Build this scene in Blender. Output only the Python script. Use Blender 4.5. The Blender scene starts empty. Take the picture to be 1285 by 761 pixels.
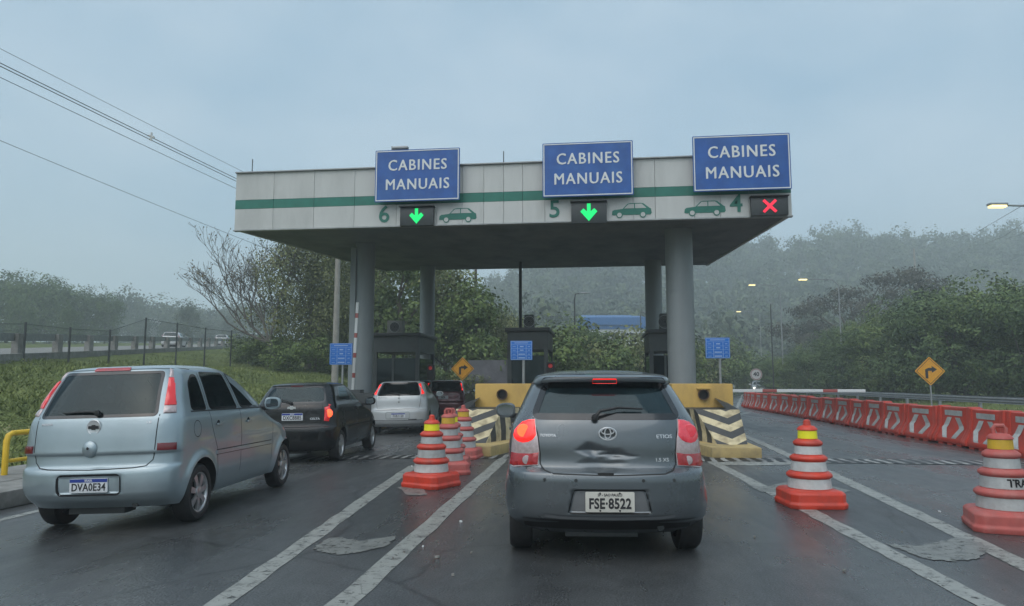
import bpy, bmesh, math, random
import numpy as np
from mathutils import Matrix, Vector

# ------------------------------------------------------------------ camera, world, sun, exposure
SC = bpy.context.scene
COL = SC.collection
PW, PH, FPX = 1285.0, 761.0, 900.0
CAM_H, HORIZON, LANE_VP = 1.45, 479.0, 751.0
PITCH = math.atan((HORIZON - PH / 2) / FPX)
YAW = math.atan((LANE_VP - PW / 2) / FPX * math.cos(PITCH))        # camera turned left of the lane axis (+Y)
cF = Vector((-math.sin(YAW), math.cos(YAW), 0)); cR = Vector((math.cos(YAW), math.sin(YAW), 0)); cZ = Vector((0, 0, 1))
fwd = cF * math.cos(PITCH) + cZ * math.sin(PITCH); up = -cF * math.sin(PITCH) + cZ * math.cos(PITCH)
cam_d = bpy.data.cameras.new('camera'); cam = bpy.data.objects.new('camera', cam_d); COL.objects.link(cam)
cam_d.sensor_fit = 'HORIZONTAL'; cam_d.sensor_width = 36; cam_d.lens = 36 * FPX / PW
cam_d.clip_start = 0.05; cam_d.clip_end = 4000
cam.location = (0, 0, CAM_H)
cam.rotation_euler = (math.pi / 2 + PITCH, 0, YAW)
SC.camera = cam

SUN_EL, SUN_AZ = math.radians(52), math.radians(200)
wd = bpy.data.worlds.new('World'); SC.world = wd; wd.use_nodes = True
nt = wd.node_tree; nt.nodes.clear()
wo = nt.nodes.new('ShaderNodeOutputWorld'); add = nt.nodes.new('ShaderNodeAddShader')
b1 = nt.nodes.new('ShaderNodeBackground'); b2 = nt.nodes.new('ShaderNodeBackground')
sky = nt.nodes.new('ShaderNodeTexSky'); sky.sky_type = 'NISHITA'; sky.sun_disc = False
sky.sun_elevation = SUN_EL; sky.sun_rotation = SUN_AZ; sky.dust_density = 3.0
b1.inputs[1].default_value = 0.05
nt.links.new(sky.outputs[0], b1.inputs[0])
tc = nt.nodes.new('ShaderNodeTexCoord'); mp = nt.nodes.new('ShaderNodeMapping'); mp.inputs['Scale'].default_value = (1.6, 1.6, 3.2)
nz = nt.nodes.new('ShaderNodeTexNoise'); nz.inputs['Scale'].default_value = 2.3; nz.inputs['Detail'].default_value = 5; nz.inputs['Roughness'].default_value = 0.5
rp = nt.nodes.new('ShaderNodeValToRGB')
rp.color_ramp.elements[0].position = 0.3; rp.color_ramp.elements[0].color = (0.155, 0.240, 0.298, 1)
rp.color_ramp.elements[1].position = 0.72; rp.color_ramp.elements[1].color = (0.272, 0.335, 0.372, 1)
nt.links.new(tc.outputs['Generated'], mp.inputs[0]); nt.links.new(mp.outputs[0], nz.inputs[0]); nt.links.new(nz.outputs[0], rp.inputs[0])
nt.links.new(rp.outputs[0], b2.inputs[0]); b2.inputs[1].default_value = 1.20
nt.links.new(b1.outputs[0], add.inputs[0]); nt.links.new(b2.outputs[0], add.inputs[1]); nt.links.new(add.outputs[0], wo.inputs[0])

sd = bpy.data.lights.new('sun', 'SUN'); sd.energy = 1.45; sd.angle = math.radians(85); sd.color = (1.0, 0.995, 0.985)
sun = bpy.data.objects.new('sun', sd); COL.objects.link(sun)
sun.rotation_euler = (math.pi / 2 - SUN_EL, 0, math.pi - SUN_AZ)
SC.view_settings.view_transform = 'Standard'; SC.view_settings.look = 'None'
SC.view_settings.exposure = 0.52; SC.view_settings.gamma = 1.0; SC.view_settings.use_curve_mapping = False
SC.cycles.use_denoising = True
SC.cycles.max_bounces = 8; SC.cycles.transparent_max_bounces = 24; SC.cycles.volume_bounces = 1
SC.cycles.use_adaptive_sampling = True

# ------------------------------------------------------------------ photograph measurements -> the place
def ray(px, py):
    return fwd + cR * ((px - PW / 2) / FPX) + up * ((PH / 2 - py) / FPX)
def at(px, py, Z):                       # a point at forward distance Z metres
    r = ray(px, py); t = Z / r.dot(cF)
    return Vector((0, 0, CAM_H)) + r * t
def on_y(px, py, Y):                     # a point on the cross plane y = Y
    r = ray(px, py); return Vector((0, 0, CAM_H)) + r * (Y / r.y)
def road_z(X):                           # the carriageway falls away to the left
    return -0.03 * max(0.0, -X - 3.0)
def gnd(px, py, z=0.0):                  # a point on the road
    r = ray(px, py)
    p = Vector((0, 0, CAM_H)) + r * ((z - CAM_H) / r.z)
    for _ in range(3):
        zz = z + road_z(p.x); p = Vector((0, 0, CAM_H)) + r * ((zz - CAM_H) / r.z)
    return p

# ------------------------------------------------------------------ materials
MATS = {}
def node(t, kind, **kw):
    n = t.nodes.new(kind)
    for k, v in kw.items(): setattr(n, k, v)
    return n
def mat(name, color, rough=0.5, metal=0.0, coat=0.0, noise=0.0, nscale=8.0, dirt=None, dirt_amt=0.0, bump=0.0, bscale=60.0, emit=None, estr=0.0, rvar=0.0, spec=0.5, detail=5, stretch=(1,1,1)):
    if name in MATS: return MATS[name]
    m = bpy.data.materials.new(name); m.use_nodes = True; t = m.node_tree
    b = t.nodes['Principled BSDF']
    b.inputs['Base Color'].default_value = (*color, 1); b.inputs['Roughness'].default_value = rough
    b.inputs['Metallic'].default_value = metal; b.inputs['Coat Weight'].default_value = coat; b.inputs['Coat Roughness'].default_value = 0.06
    b.inputs['Specular IOR Level'].default_value = spec
    if emit: b.inputs['Emission Color'].default_value = (*emit, 1); b.inputs['Emission Strength'].default_value = estr
    tc = node(t, 'ShaderNodeTexCoord'); mpn = node(t, 'ShaderNodeMapping'); mpn.inputs['Scale'].default_value = stretch
    oi = node(t, 'ShaderNodeObjectInfo'); vs = node(t, 'ShaderNodeVectorMath', operation='MULTIPLY_ADD'); vs.inputs[0].default_value = (31, 17, 23)
    t.links.new(oi.outputs['Random'], vs.inputs[1]); t.links.new(tc.outputs['Object'], vs.inputs[2]); t.links.new(vs.outputs[0], mpn.inputs[0])   # every copy gets its own stains
    if noise or dirt:
        n = node(t, 'ShaderNodeTexNoise'); n.inputs['Scale'].default_value = nscale; n.inputs['Detail'].default_value = detail; n.inputs['Roughness'].default_value = 0.62
        t.links.new(mpn.outputs[0], n.inputs[0])
        last = None
        if noise:
            r = node(t, 'ShaderNodeValToRGB'); r.color_ramp.elements[0].position = 0.3; r.color_ramp.elements[1].position = 0.7
            r.color_ramp.elements[0].color = (*[c * (1 - noise) for c in color], 1); r.color_ramp.elements[1].color = (*[min(1, c * (1 + noise)) for c in color], 1)
            t.links.new(n.outputs[0], r.inputs[0]); last = r.outputs[0]
        if dirt:
            n2 = node(t, 'ShaderNodeTexNoise'); n2.inputs['Scale'].default_value = nscale * 0.6; n2.inputs['Detail'].default_value = 8; n2.inputs['Roughness'].default_value = 0.7
            t.links.new(mpn.outputs[0], n2.inputs[0])
            r2 = node(t, 'ShaderNodeMapRange'); r2.inputs[1].default_value = 0.45; r2.inputs[2].default_value = 0.75; r2.inputs[4].default_value = dirt_amt
            t.links.new(n2.outputs[0], r2.inputs[0])
            mx = node(t, 'ShaderNodeMix', data_type='RGBA'); t.links.new(r2.outputs[0], mx.inputs[0])
            if last is not None: t.links.new(last, mx.inputs[6])
            else: mx.inputs[6].default_value = (*color, 1)
            mx.inputs[7].default_value = (*dirt, 1); last = mx.outputs[2]
        t.links.new(last, b.inputs['Base Color'])
        if rvar:
            r3 = node(t, 'ShaderNodeMapRange'); r3.inputs[1].default_value = 0.3; r3.inputs[2].default_value = 0.7
            r3.inputs[3].default_value = max(0.02, rough - rvar); r3.inputs[4].default_value = min(1, rough + rvar)
            t.links.new(n.outputs[0], r3.inputs[0]); t.links.new(r3.outputs[0], b.inputs['Roughness'])
    if bump:
        nb = node(t, 'ShaderNodeTexNoise'); nb.inputs['Scale'].default_value = bscale; nb.inputs['Detail'].default_value = 3
        bp = node(t, 'ShaderNodeBump'); bp.inputs['Strength'].default_value = bump; bp.inputs['Distance'].default_value = 0.01
        t.links.new(mpn.outputs[0], nb.inputs[0]); t.links.new(nb.outputs[0], bp.inputs['Height']); t.links.new(bp.outputs[0], b.inputs['Normal'])
    MATS[name] = m; return m
def paint(name, color, metal=0.5, rough=0.32, dirt=(0.10, 0.10, 0.095), amt=0.18):
    m = mat(name, color, rough, metal, 0.9, noise=0.05, nscale=3, dirt=dirt, dirt_amt=amt, bump=0.012, bscale=420, rvar=0.06)
    t = m.node_tree; b = t.nodes['Principled BSDF']       # the inside of the shell is dark trim, not paint
    g = node(t, 'ShaderNodeNewGeometry'); s = node(t, 'ShaderNodeMixShader'); d = node(t, 'ShaderNodeBsdfDiffuse'); d.inputs[0].default_value = (0.03, 0.03, 0.032, 1)
    o = t.nodes['Material Output']; t.links.new(g.outputs['Backfacing'], s.inputs[0]); t.links.new(b.outputs[0], s.inputs[1]); t.links.new(d.outputs[0], s.inputs[2]); t.links.new(s.outputs[0], o.inputs[0])
    return m
def glass_mat(name, tint, refl=0.9, film=(.05, .15)):
    m = bpy.data.materials.new(name); m.use_nodes = True; t = m.node_tree; t.nodes.clear()
    o = node(t, 'ShaderNodeOutputMaterial'); tr = node(t, 'ShaderNodeBsdfTransparent'); tr.inputs[0].default_value = (*tint, 1)
    gl = node(t, 'ShaderNodeBsdfGlossy'); gl.inputs['Roughness'].default_value = 0.05; gl.inputs[0].default_value = (refl * .82, refl * .97, refl, 1)
    fr = node(t, 'ShaderNodeFresnel'); fr.inputs[0].default_value = 1.5
    g = node(t, 'ShaderNodeNewGeometry')
    df = node(t, 'ShaderNodeBsdfDiffuse'); df.inputs[0].default_value = (0.05, 0.09, 0.105, 1)   # film of dirty water; on the greyed glass its grey also stands in for reflections
    tc = node(t, 'ShaderNodeTexCoord'); n = node(t, 'ShaderNodeTexNoise'); n.inputs['Scale'].default_value = 5; n.inputs['Detail'].default_value = 6
    t.links.new(tc.outputs['Object'], n.inputs[0]); mr = node(t, 'ShaderNodeMapRange'); mr.inputs[1].default_value = .35; mr.inputs[2].default_value = .8; mr.inputs[3].default_value = film[0]; mr.inputs[4].default_value = film[1]
    t.links.new(n.outputs[0], mr.inputs[0])
    m1 = node(t, 'ShaderNodeMixShader'); m2 = node(t, 'ShaderNodeMixShader')
    t.links.new(mr.outputs[0], m1.inputs[0]); t.links.new(tr.outputs[0], m1.inputs[1]); t.links.new(df.outputs[0], m1.inputs[2])
    t.links.new(fr.outputs[0], m2.inputs[0]); t.links.new(m1.outputs[0], m2.inputs[1]); t.links.new(gl.outputs[0], m2.inputs[2]); t.links.new(m2.outputs[0], o.inputs[0])
    MATS[name] = m; return m
def leaf_mat(name, dark, light, hue=None, nsc=.5):
    m = bpy.data.materials.new(name); m.use_nodes = True; t = m.node_tree; b = t.nodes['Principled BSDF']
    g = node(t, 'ShaderNodeNewGeometry'); r = node(t, 'ShaderNodeValToRGB')
    r.color_ramp.elements[0].color = (*dark, 1); r.color_ramp.elements[1].color = (*light, 1)
    if hue:
        e = r.color_ramp.elements.new(0.93); e.color = (*light, 1); r.color_ramp.elements[2].color = (*hue, 1)
    tc = node(t, 'ShaderNodeTexCoord'); n = node(t, 'ShaderNodeTexNoise'); n.inputs['Scale'].default_value = nsc; n.inputs['Detail'].default_value = 3
    t.links.new(tc.outputs['Object'], n.inputs[0])
    mth = node(t, 'ShaderNodeMath', operation='MULTIPLY_ADD'); mth.inputs[1].default_value = 0.45; t.links.new(g.outputs['Random Per Island'], mth.inputs[0])
    m2 = node(t, 'ShaderNodeMath', operation='MULTIPLY_ADD'); m2.inputs[1].default_value = 2.2; m2.inputs[2].default_value = -0.80
    t.links.new(n.outputs[0], m2.inputs[0]); t.links.new(m2.outputs[0], mth.inputs[2])
    t.links.new(mth.outputs[0], r.inputs[0]); t.links.new(r.outputs[0], b.inputs['Base Color'])
    b.inputs['Roughness'].default_value = 0.6; b.inputs['Specular IOR Level'].default_value = 0.25
    MATS[name] = m; return m

M = dict(
    white_panel=mat('white panel', (0.50, 0.51, 0.495), 0.5, noise=0.06, nscale=1.6, dirt=(0.27, 0.285, 0.27), dirt_amt=0.55, stretch=(1, 1, .25)),
    green=mat('green stripe', (0.012, 0.150, 0.110), 0.5, noise=0.15, nscale=3),
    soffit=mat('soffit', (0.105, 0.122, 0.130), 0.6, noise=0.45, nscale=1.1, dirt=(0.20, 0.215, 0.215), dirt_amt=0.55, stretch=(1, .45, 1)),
    blue=mat('sign blue', (0.010, 0.082, 0.320), 0.42, noise=0.18, nscale=2.5, dirt=(0.045, 0.15, 0.38), dirt_amt=0.5),
    info_blue=mat('info blue', (0.004, 0.135, 0.50), 0.4, noise=0.06),
    sign_white=mat('sign white', (0.66, 0.68, 0.68), 0.45),
    sign_back=mat('sign back', (0.30, 0.31, 0.31), 0.5, 0.3),
    black=mat('black plastic', (0.012, 0.012, 0.013), 0.5, noise=0.2),
    frit=mat('frit', (0.008, 0.008, 0.009), 0.2, coat=0.5),
    gap=mat('gap', (0.006, 0.006, 0.006), 0.7),
    rubber=mat('rubber', (0.014, 0.014, 0.014), 0.55, noise=0.3, nscale=30, bump=0.15, bscale=80),
    under=mat('underbody', (0.010, 0.010, 0.010), 0.75),
    seat=mat('seat cloth', (0.045, 0.045, 0.05), 0.9),
    seat_light=mat('seat cloth light', (0.09, 0.088, 0.085), 0.9),
    chrome=mat('chrome', (0.62, 0.63, 0.64), 0.22, 0.55),
    alloy=mat('alloy', (0.50, 0.51, 0.52), 0.28, 0.75, noise=0.15, nscale=20, dirt=(.08, .08, .08), dirt_amt=.3),
    steel=mat('galvanised', (0.30, 0.315, 0.32), 0.45, 0.5, noise=0.15, nscale=6, dirt=(.16, .15, .13), dirt_amt=.4),
    dark_steel=mat('dark steel', (0.05, 0.055, 0.055), 0.5, 0.3),
    column=mat('column paint', (0.25, 0.275, 0.285), 0.42, 0.1, noise=0.12, nscale=1.2, dirt=(0.16, 0.17, 0.17), dirt_amt=0.5, stretch=(1, 1, .2)),
    yellow=mat('yellow paint', (0.53, 0.335, 0.085), 0.6, noise=0.10, nscale=3, dirt=(0.22, 0.15, 0.06), dirt_amt=0.55, bump=.15, bscale=30, stretch=(1, 1, .45)),
    kerb=mat('kerb yellow', (0.42, 0.31, 0.13), 0.65, noise=0.15, nscale=4, dirt=(0.17, 0.14, 0.09), dirt_amt=0.8, bump=.2, bscale=25),
    rail_yellow=mat('rail yellow', (0.66, 0.42, 0.02), 0.4, noise=0.1),
    diamond=mat('warning yellow', (0.66, 0.30, 0.012), 0.45, noise=0.1),
    red_cone=mat('cone red', (0.58, 0.046, 0.020), 0.42, noise=0.12, nscale=6, dirt=(0.17, 0.045, 0.035), dirt_amt=0.7, bump=.05, bscale=40),
    pink_cone=mat('cone faded', (0.42, 0.085, 0.072), 0.6, noise=0.16, nscale=6, dirt=(0.36, 0.20, 0.18), dirt_amt=0.6, bump=.05, bscale=40),
    red_block=mat('barrier red', (0.50, 0.048, 0.026), 0.42, noise=0.18, nscale=2.5, dirt=(0.24, 0.055, 0.045), dirt_amt=0.6, bump=.05, bscale=30),
    band=mat('reflective band', (0.56, 0.57, 0.56), 0.4, noise=0.12, nscale=9, dirt=(.30, .29, .27), dirt_amt=.6),
    band_grey=mat('dull band', (0.40, 0.415, 0.41), 0.45, noise=0.15, nscale=9, dirt=(.24, .20, .18), dirt_amt=.6),
    band_yellow=mat('fluorescent band', (0.85, 0.80, 0.02), 0.45, emit=(0.8, 0.8, 0.0), estr=0.0),
    band_ochre=mat('old yellow band', (0.60, 0.38, 0.03), 0.5, noise=0.1, dirt=(.32, .19, .05), dirt_amt=.5),
    led_green=mat('led green', (0.0, 0.3, 0.1), 0.5, emit=(0.0, 0.80, 0.16), estr=0.72),
    led_red=mat('led red', (0.4, 0.0, 0.02), 0.5, emit=(1.0, 0.03, 0.07), estr=0.72),
    led_box=mat('led box', (0.03, 0.036, 0.038), 0.4, noise=.2),
    lamp_on=mat('lamp on', (0.9, 0.85, 0.6), 0.5, emit=(1.0, 0.80, 0.30), estr=1.3),
    head_on=mat('headlight on', (0.9, 0.9, 0.8), 0.5, emit=(1.0, 0.93, 0.75), estr=3.0),
    tail_on=mat('tail lamp lit', (0.5, 0.01, 0.01), 0.25, coat=0.8, emit=(1.0, 0.02, 0.015), estr=0.85),
    tail_hot=mat('tail lamp bulb', (0.8, 0.02, 0.01), 0.25, coat=0.6, emit=(1.0, 0.10, 0.03), estr=1.7),
    tail_red=mat('tail lamp red', (0.36, 0.010, 0.014), 0.18, coat=1.0, noise=.25, nscale=40),
    tail_bright=mat('tail lamp bright red', (0.62, 0.016, 0.02), 0.18, coat=1.0, emit=(1.0, 0.03, 0.03), estr=.09),
    tail_pink=mat('tail lamp pinkish', (0.50, 0.045, 0.065), 0.2, coat=1.0, noise=.15, nscale=40, emit=(1.0, .05, .08), estr=.16),
    tail_dark=mat('reflector dark red', (0.15, 0.006, 0.010), 0.2, coat=1.0),
    lens=mat('clear lens', (0.48, 0.47, 0.47), 0.16, 0.2, coat=1.0, noise=.25, nscale=35),
    lens_rose=mat('clear lens rosy', (0.46, 0.37, 0.37), 0.16, 0.2, coat=1.0, noise=.2, nscale=35),
    plate=mat('plate', (0.58, 0.56, 0.50), 0.5, noise=.08, nscale=10), plate_white=mat('plate white', (0.62, 0.64, 0.66), 0.5, noise=.06),
    plate_blue=mat('plate blue', (0.015, 0.04, 0.25), 0.5), ink=mat('plate ink', (0.02, 0.02, 0.022), 0.6),
    gold=mat('bowtie', (0.10, 0.085, 0.06), 0.35, 0.4),
    concrete=mat('concrete', (0.22, 0.215, 0.20), 0.8, noise=0.25, nscale=4, dirt=(0.10, 0.10, 0.085), dirt_amt=0.7, bump=.3, bscale=20),
    pole_conc=mat('concrete pole', (0.27, 0.255, 0.23), 0.8, noise=0.15, nscale=3),
    booth=mat('booth cladding', (0.055, 0.065, 0.065), 0.5, noise=.2, nscale=2),
    booth_dark=mat('booth dark', (0.022, 0.027, 0.028), 0.4),
    ac=mat('ac case', (0.20, 0.20, 0.185), 0.6, noise=.15),
    bark=mat('bark', (0.085, 0.070, 0.055), 0.9, noise=0.35, nscale=4), bark_pale=mat('bark pale', (0.17, 0.155, 0.135), 0.9, noise=0.3, nscale=4),
    roof_blue=mat('blue roof', (0.035, 0.13, 0.32), 0.5), wall_white=mat('white wall', (0.50, 0.52, 0.52), 0.8, noise=.1),
    sign_grey=mat('grey sign', (0.42, 0.42, 0.41), 0.5),
)
G_GREY = glass_mat('greyed glass', (0.05, 0.06, 0.063), film=(.14, .30)); G_TINT = glass_mat('tinted glass', (0.16, 0.19, 0.19)); G_DARK = glass_mat('dark glass', (0.05, 0.065, 0.07), film=(.03, .12)); G_CLEAR = glass_mat('clear glass', (0.62, 0.68, 0.66))
G_BOOTH = glass_mat('booth glass', (0.10, 0.13, 0.13))

def asphalt_mat():
    m = bpy.data.materials.new('wet asphalt'); m.use_nodes = True; t = m.node_tree; b = t.nodes['Principled BSDF']
    tc = node(t, 'ShaderNodeTexCoord')
    def noise(sc, det=5, stretch=None, rough=.6):
        n = node(t, 'ShaderNodeTexNoise'); n.inputs['Scale'].default_value = sc; n.inputs['Detail'].default_value = det; n.inputs['Roughness'].default_value = rough
        if stretch:
            mpn = node(t, 'ShaderNodeMapping'); mpn.inputs['Scale'].default_value = stretch; t.links.new(tc.outputs['Object'], mpn.inputs[0]); t.links.new(mpn.outputs[0], n.inputs[0])
        else: t.links.new(tc.outputs['Object'], n.inputs[0])
        return n
    big = noise(0.45, 5, (1.0, 0.35, 1)); fine = noise(70, 3); mid = noise(4.5, 6)
    r = node(t, 'ShaderNodeValToRGB'); r.color_ramp.elements[0].position = .3; r.color_ramp.elements[1].position = .75
    r.color_ramp.elements[0].color = (0.038, 0.041, 0.043, 1); r.color_ramp.elements[1].color = (0.096, 0.100, 0.101, 1)
    mx = node(t, 'ShaderNodeMix', data_type='RGBA'); mx.blend_type = 'OVERLAY'; mx.inputs[0].default_value = .9
    t.links.new(big.outputs[0], r.inputs[0]); t.links.new(r.outputs[0], mx.inputs[6])
    r2 = node(t, 'ShaderNodeValToRGB'); r2.color_ramp.elements[0].position = .33; r2.color_ramp.elements[1].position = .68
    r2.color_ramp.elements[0].color = (0.10,) * 3 + (1,); r2.color_ramp.elements[1].color = (0.92,) * 3 + (1,)
    t.links.new(fine.outputs[0], r2.inputs[0]); t.links.new(r2.outputs[0], mx.inputs[7])
    mx2 = node(t, 'ShaderNodeMix', data_type='RGBA'); mx2.blend_type = 'MULTIPLY'; mx2.inputs[0].default_value = .55
    r4 = node(t, 'ShaderNodeValToRGB'); r4.color_ramp.elements[0].position = .35; r4.color_ramp.elements[0].color = (.6, .6, .6, 1); r4.color_ramp.elements[1].position = .65
    t.links.new(mid.outputs[0], r4.inputs[0]); t.links.new(mx.outputs[2], mx2.inputs[6]); t.links.new(r4.outputs[0], mx2.inputs[7])
    # thin cracks
    vo = node(t, 'ShaderNodeTexVoronoi', feature='DISTANCE_TO_EDGE'); vo.inputs['Scale'].default_value = 0.33
    wv = noise(1.3, 4); vm = node(t, 'ShaderNodeMix', data_type='RGBA'); vm.inputs[0].default_value = .25
    t.links.new(tc.outputs['Object'], vm.inputs[6]); t.links.new(wv.outputs['Color'], vm.inputs[7]); t.links.new(vm.outputs[2], vo.inputs['Vector'])
    cr = node(t, 'ShaderNodeMapRange'); cr.inputs[1].default_value = 0.0; cr.inputs[2].default_value = 0.007; cr.inputs[3].default_value = .55; cr.inputs[4].default_value = 1
    t.links.new(vo.outputs['Distance'], cr.inputs[0])
    mx3 = node(t, 'ShaderNodeMix', data_type='RGBA'); mx3.blend_type = 'MULTIPLY'; mx3.inputs[0].default_value = 1
    t.links.new(mx2.outputs[2], mx3.inputs[6]); t.links.new(cr.outputs[0], mx3.inputs[7]); t.links.new(mx3.outputs[2], b.inputs['Base Color'])
    wet = noise(0.7, 6, (1.0, 0.25, 1), .65)
    r3 = node(t, 'ShaderNodeMapRange'); r3.inputs[1].default_value = .36; r3.inputs[2].default_value = .66; r3.inputs[3].default_value = .16; r3.inputs[4].default_value = .50
    t.links.new(wet.outputs[0], r3.inputs[0]); t.links.new(r3.outputs[0], b.inputs['Roughness'])
    b.inputs['Specular IOR Level'].default_value = .5
    bp = node(t, 'ShaderNodeBump'); bp.inputs['Strength'].default_value = .42; bp.inputs['Distance'].default_value = .007
    t.links.new(fine.outputs[0], bp.inputs['Height']); t.links.new(bp.outputs[0], b.inputs['Normal'])
    return m
M['asphalt'] = asphalt_mat()
def line_mat(nm='worn road paint', k_=1.0, p_=.33):
    m = bpy.data.materials.new(nm); m.use_nodes = True; t = m.node_tree; b = t.nodes['Principled BSDF']
    tc = node(t, 'ShaderNodeTexCoord'); n = node(t, 'ShaderNodeTexNoise'); n.inputs['Scale'].default_value = 7; n.inputs['Detail'].default_value = 9; n.inputs['Roughness'].default_value = .72
    t.links.new(tc.outputs['Object'], n.inputs[0]); r = node(t, 'ShaderNodeValToRGB'); e = r.color_ramp.elements
    e[0].position = p_; e[0].color = (.065, .066, .064, 1); e[1].position = p_ + .13; e[1].color = (.25 * k_, .255 * k_, .235 * k_, 1)
    k = e.new(.85); k.color = (.36 * k_, .365 * k_, .34 * k_, 1)
    t.links.new(n.outputs[0], r.inputs[0])
    vo = node(t, 'ShaderNodeTexVoronoi', feature='DISTANCE_TO_EDGE'); vo.inputs['Scale'].default_value = 3.2; t.links.new(tc.outputs['Object'], vo.inputs['Vector'])
    cr = node(t, 'ShaderNodeMapRange'); cr.inputs[2].default_value = 0.02; cr.inputs[3].default_value = .45; t.links.new(vo.outputs['Distance'], cr.inputs[0])
    mx = node(t, 'ShaderNodeMix', data_type='RGBA'); mx.blend_type = 'MULTIPLY'; mx.inputs[0].default_value = .8
    t.links.new(r.outputs[0], mx.inputs[6]); t.links.new(cr.outputs[0], mx.inputs[7]); t.links.new(mx.outputs[2], b.inputs['Base Color']); b.inputs['Roughness'].default_value = .42
    w = node(t, 'ShaderNodeTexNoise'); w.inputs['Scale'].default_value = 11; w.inputs['Detail'].default_value = 10; w.inputs['Roughness'].default_value = .75; t.links.new(tc.outputs['Object'], w.inputs[0])
    a = node(t, 'ShaderNodeMapRange'); a.inputs[1].default_value = p_ + .04; a.inputs[2].default_value = p_ + .12; t.links.new(w.outputs[0], a.inputs[0]); t.links.new(a.outputs[0], b.inputs['Alpha'])     # worn through to the asphalt
    return m
M['line'] = line_mat(); M['worn'] = line_mat('worn patch paint', .64, .33)
def grass_mat():
    m = bpy.data.materials.new('grass ground'); m.use_nodes = True; t = m.node_tree; b = t.nodes['Principled BSDF']
    tc = node(t, 'ShaderNodeTexCoord'); n = node(t, 'ShaderNodeTexNoise'); n.inputs['Scale'].default_value = .35; n.inputs['Detail'].default_value = 9; n.inputs['Roughness'].default_value = .7
    t.links.new(tc.outputs['Object'], n.inputs[0]); r = node(t, 'ShaderNodeValToRGB'); e = r.color_ramp.elements
    e[0].position = .3; e[0].color = (.070, .088, .030, 1); e[1].position = .7; e[1].color = (.190, .212, .072, 1)
    k = e.new(.52); k.color = (.122, .150, .048, 1)
    t.links.new(n.outputs[0], r.inputs[0]); t.links.new(r.outputs[0], b.inputs['Base Color']); b.inputs['Roughness'].default_value = .9; b.inputs['Specular IOR Level'].default_value = .1
    nb = node(t, 'ShaderNodeTexNoise'); nb.inputs['Scale'].default_value = 6; nb.inputs['Detail'].default_value = 6; bp = node(t, 'ShaderNodeBump'); bp.inputs['Distance'].default_value = .2
    t.links.new(tc.outputs['Object'], nb.inputs[0]); t.links.new(nb.outputs[0], bp.inputs['Height']); t.links.new(bp.outputs[0], b.inputs['Normal'])
    return m
M['grass'] = grass_mat()
L = dict(mid=leaf_mat('leaf mid', (.030, .056, .018), (.150, .205, .058), (.20, .21, .08)), dark=leaf_mat('leaf dark', (.024, .048, .018), (.110, .160, .052)),
         olive=leaf_mat('leaf olive', (.044, .058, .022), (.185, .205, .078), (.21, .19, .09)), brown=leaf_mat('leaf brown', (.034, .034, .026), (.095, .090, .062)),
         far=leaf_mat('leaf far', (.026, .046, .024), (.120, .150, .075), nsc=.10), grass=leaf_mat('grass blade', (.092, .122, .036), (.215, .255, .080), (.26, .25, .12)),
         twig=leaf_mat('dry leaf', (.075, .060, .028), (.16, .125, .05)))
def stripes_mat(name, chevron):
    m = bpy.data.materials.new(name); m.use_nodes = True; t = m.node_tree; b = t.nodes['Principled BSDF']
    tc = node(t, 'ShaderNodeTexCoord'); s = node(t, 'ShaderNodeSeparateXYZ'); t.links.new(tc.outputs['Object'], s.inputs[0])
    if chevron:
        ab = node(t, 'ShaderNodeMath', operation='ABSOLUTE'); t.links.new(s.outputs[0], ab.inputs[0])
        v = node(t, 'ShaderNodeMath', operation='MULTIPLY_ADD'); v.inputs[1].default_value = -0.36; t.links.new(ab.outputs[0], v.inputs[0]); t.links.new(s.outputs[2], v.inputs[2]); per, off = .26, .10
    else:
        v = node(t, 'ShaderNodeMath', operation='ADD'); t.links.new(s.outputs[1], v.inputs[0]); v.inputs[1].default_value = 0; per, off = .42, 0
    dv = node(t, 'ShaderNodeMath', operation='MULTIPLY_ADD'); dv.inputs[1].default_value = 1 / per; dv.inputs[2].default_value = off; t.links.new(v.outputs[0], dv.inputs[0])
    fr = node(t, 'ShaderNodeMath', operation='FRACT'); t.links.new(dv.outputs[0], fr.inputs[0])
    gt = node(t, 'ShaderNodeMath', operation='GREATER_THAN'); gt.inputs[1].default_value = .5; t.links.new(fr.outputs[0], gt.inputs[0])
    n = node(t, 'ShaderNodeTexNoise'); n.inputs['Scale'].default_value = 5; n.inputs['Detail'].default_value = 8; t.links.new(tc.outputs['Object'], n.inputs[0])
    ry = node(t, 'ShaderNodeValToRGB'); ry.color_ramp.elements[0].position = .3; ry.color_ramp.elements[0].color = (.25, .20, .12, 1); ry.color_ramp.elements[1].position = .55; ry.color_ramp.elements[1].color = (.58, .49, .30, 1)
    rk = node(t, 'ShaderNodeValToRGB'); rk.color_ramp.elements[0].color = (.022, .023, .023, 1); rk.color_ramp.elements[1].color = (.075, .075, .072, 1)
    t.links.new(n.outputs[0], ry.inputs[0]); t.links.new(n.outputs[0], rk.inputs[0])
    mx = node(t, 'ShaderNodeMix', data_type='RGBA'); t.links.new(gt.outputs[0], mx.inputs[0]); t.links.new(ry.outputs[0], mx.inputs[6]); t.links.new(rk.outputs[0], mx.inputs[7])
    t.links.new(mx.outputs[2], b.inputs['Base Color']); b.inputs['Roughness'].default_value = .6
    return m
M['chevron'] = stripes_mat('chevron stripes', True); M['bars'] = stripes_mat('vertical stripes', False)
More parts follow.
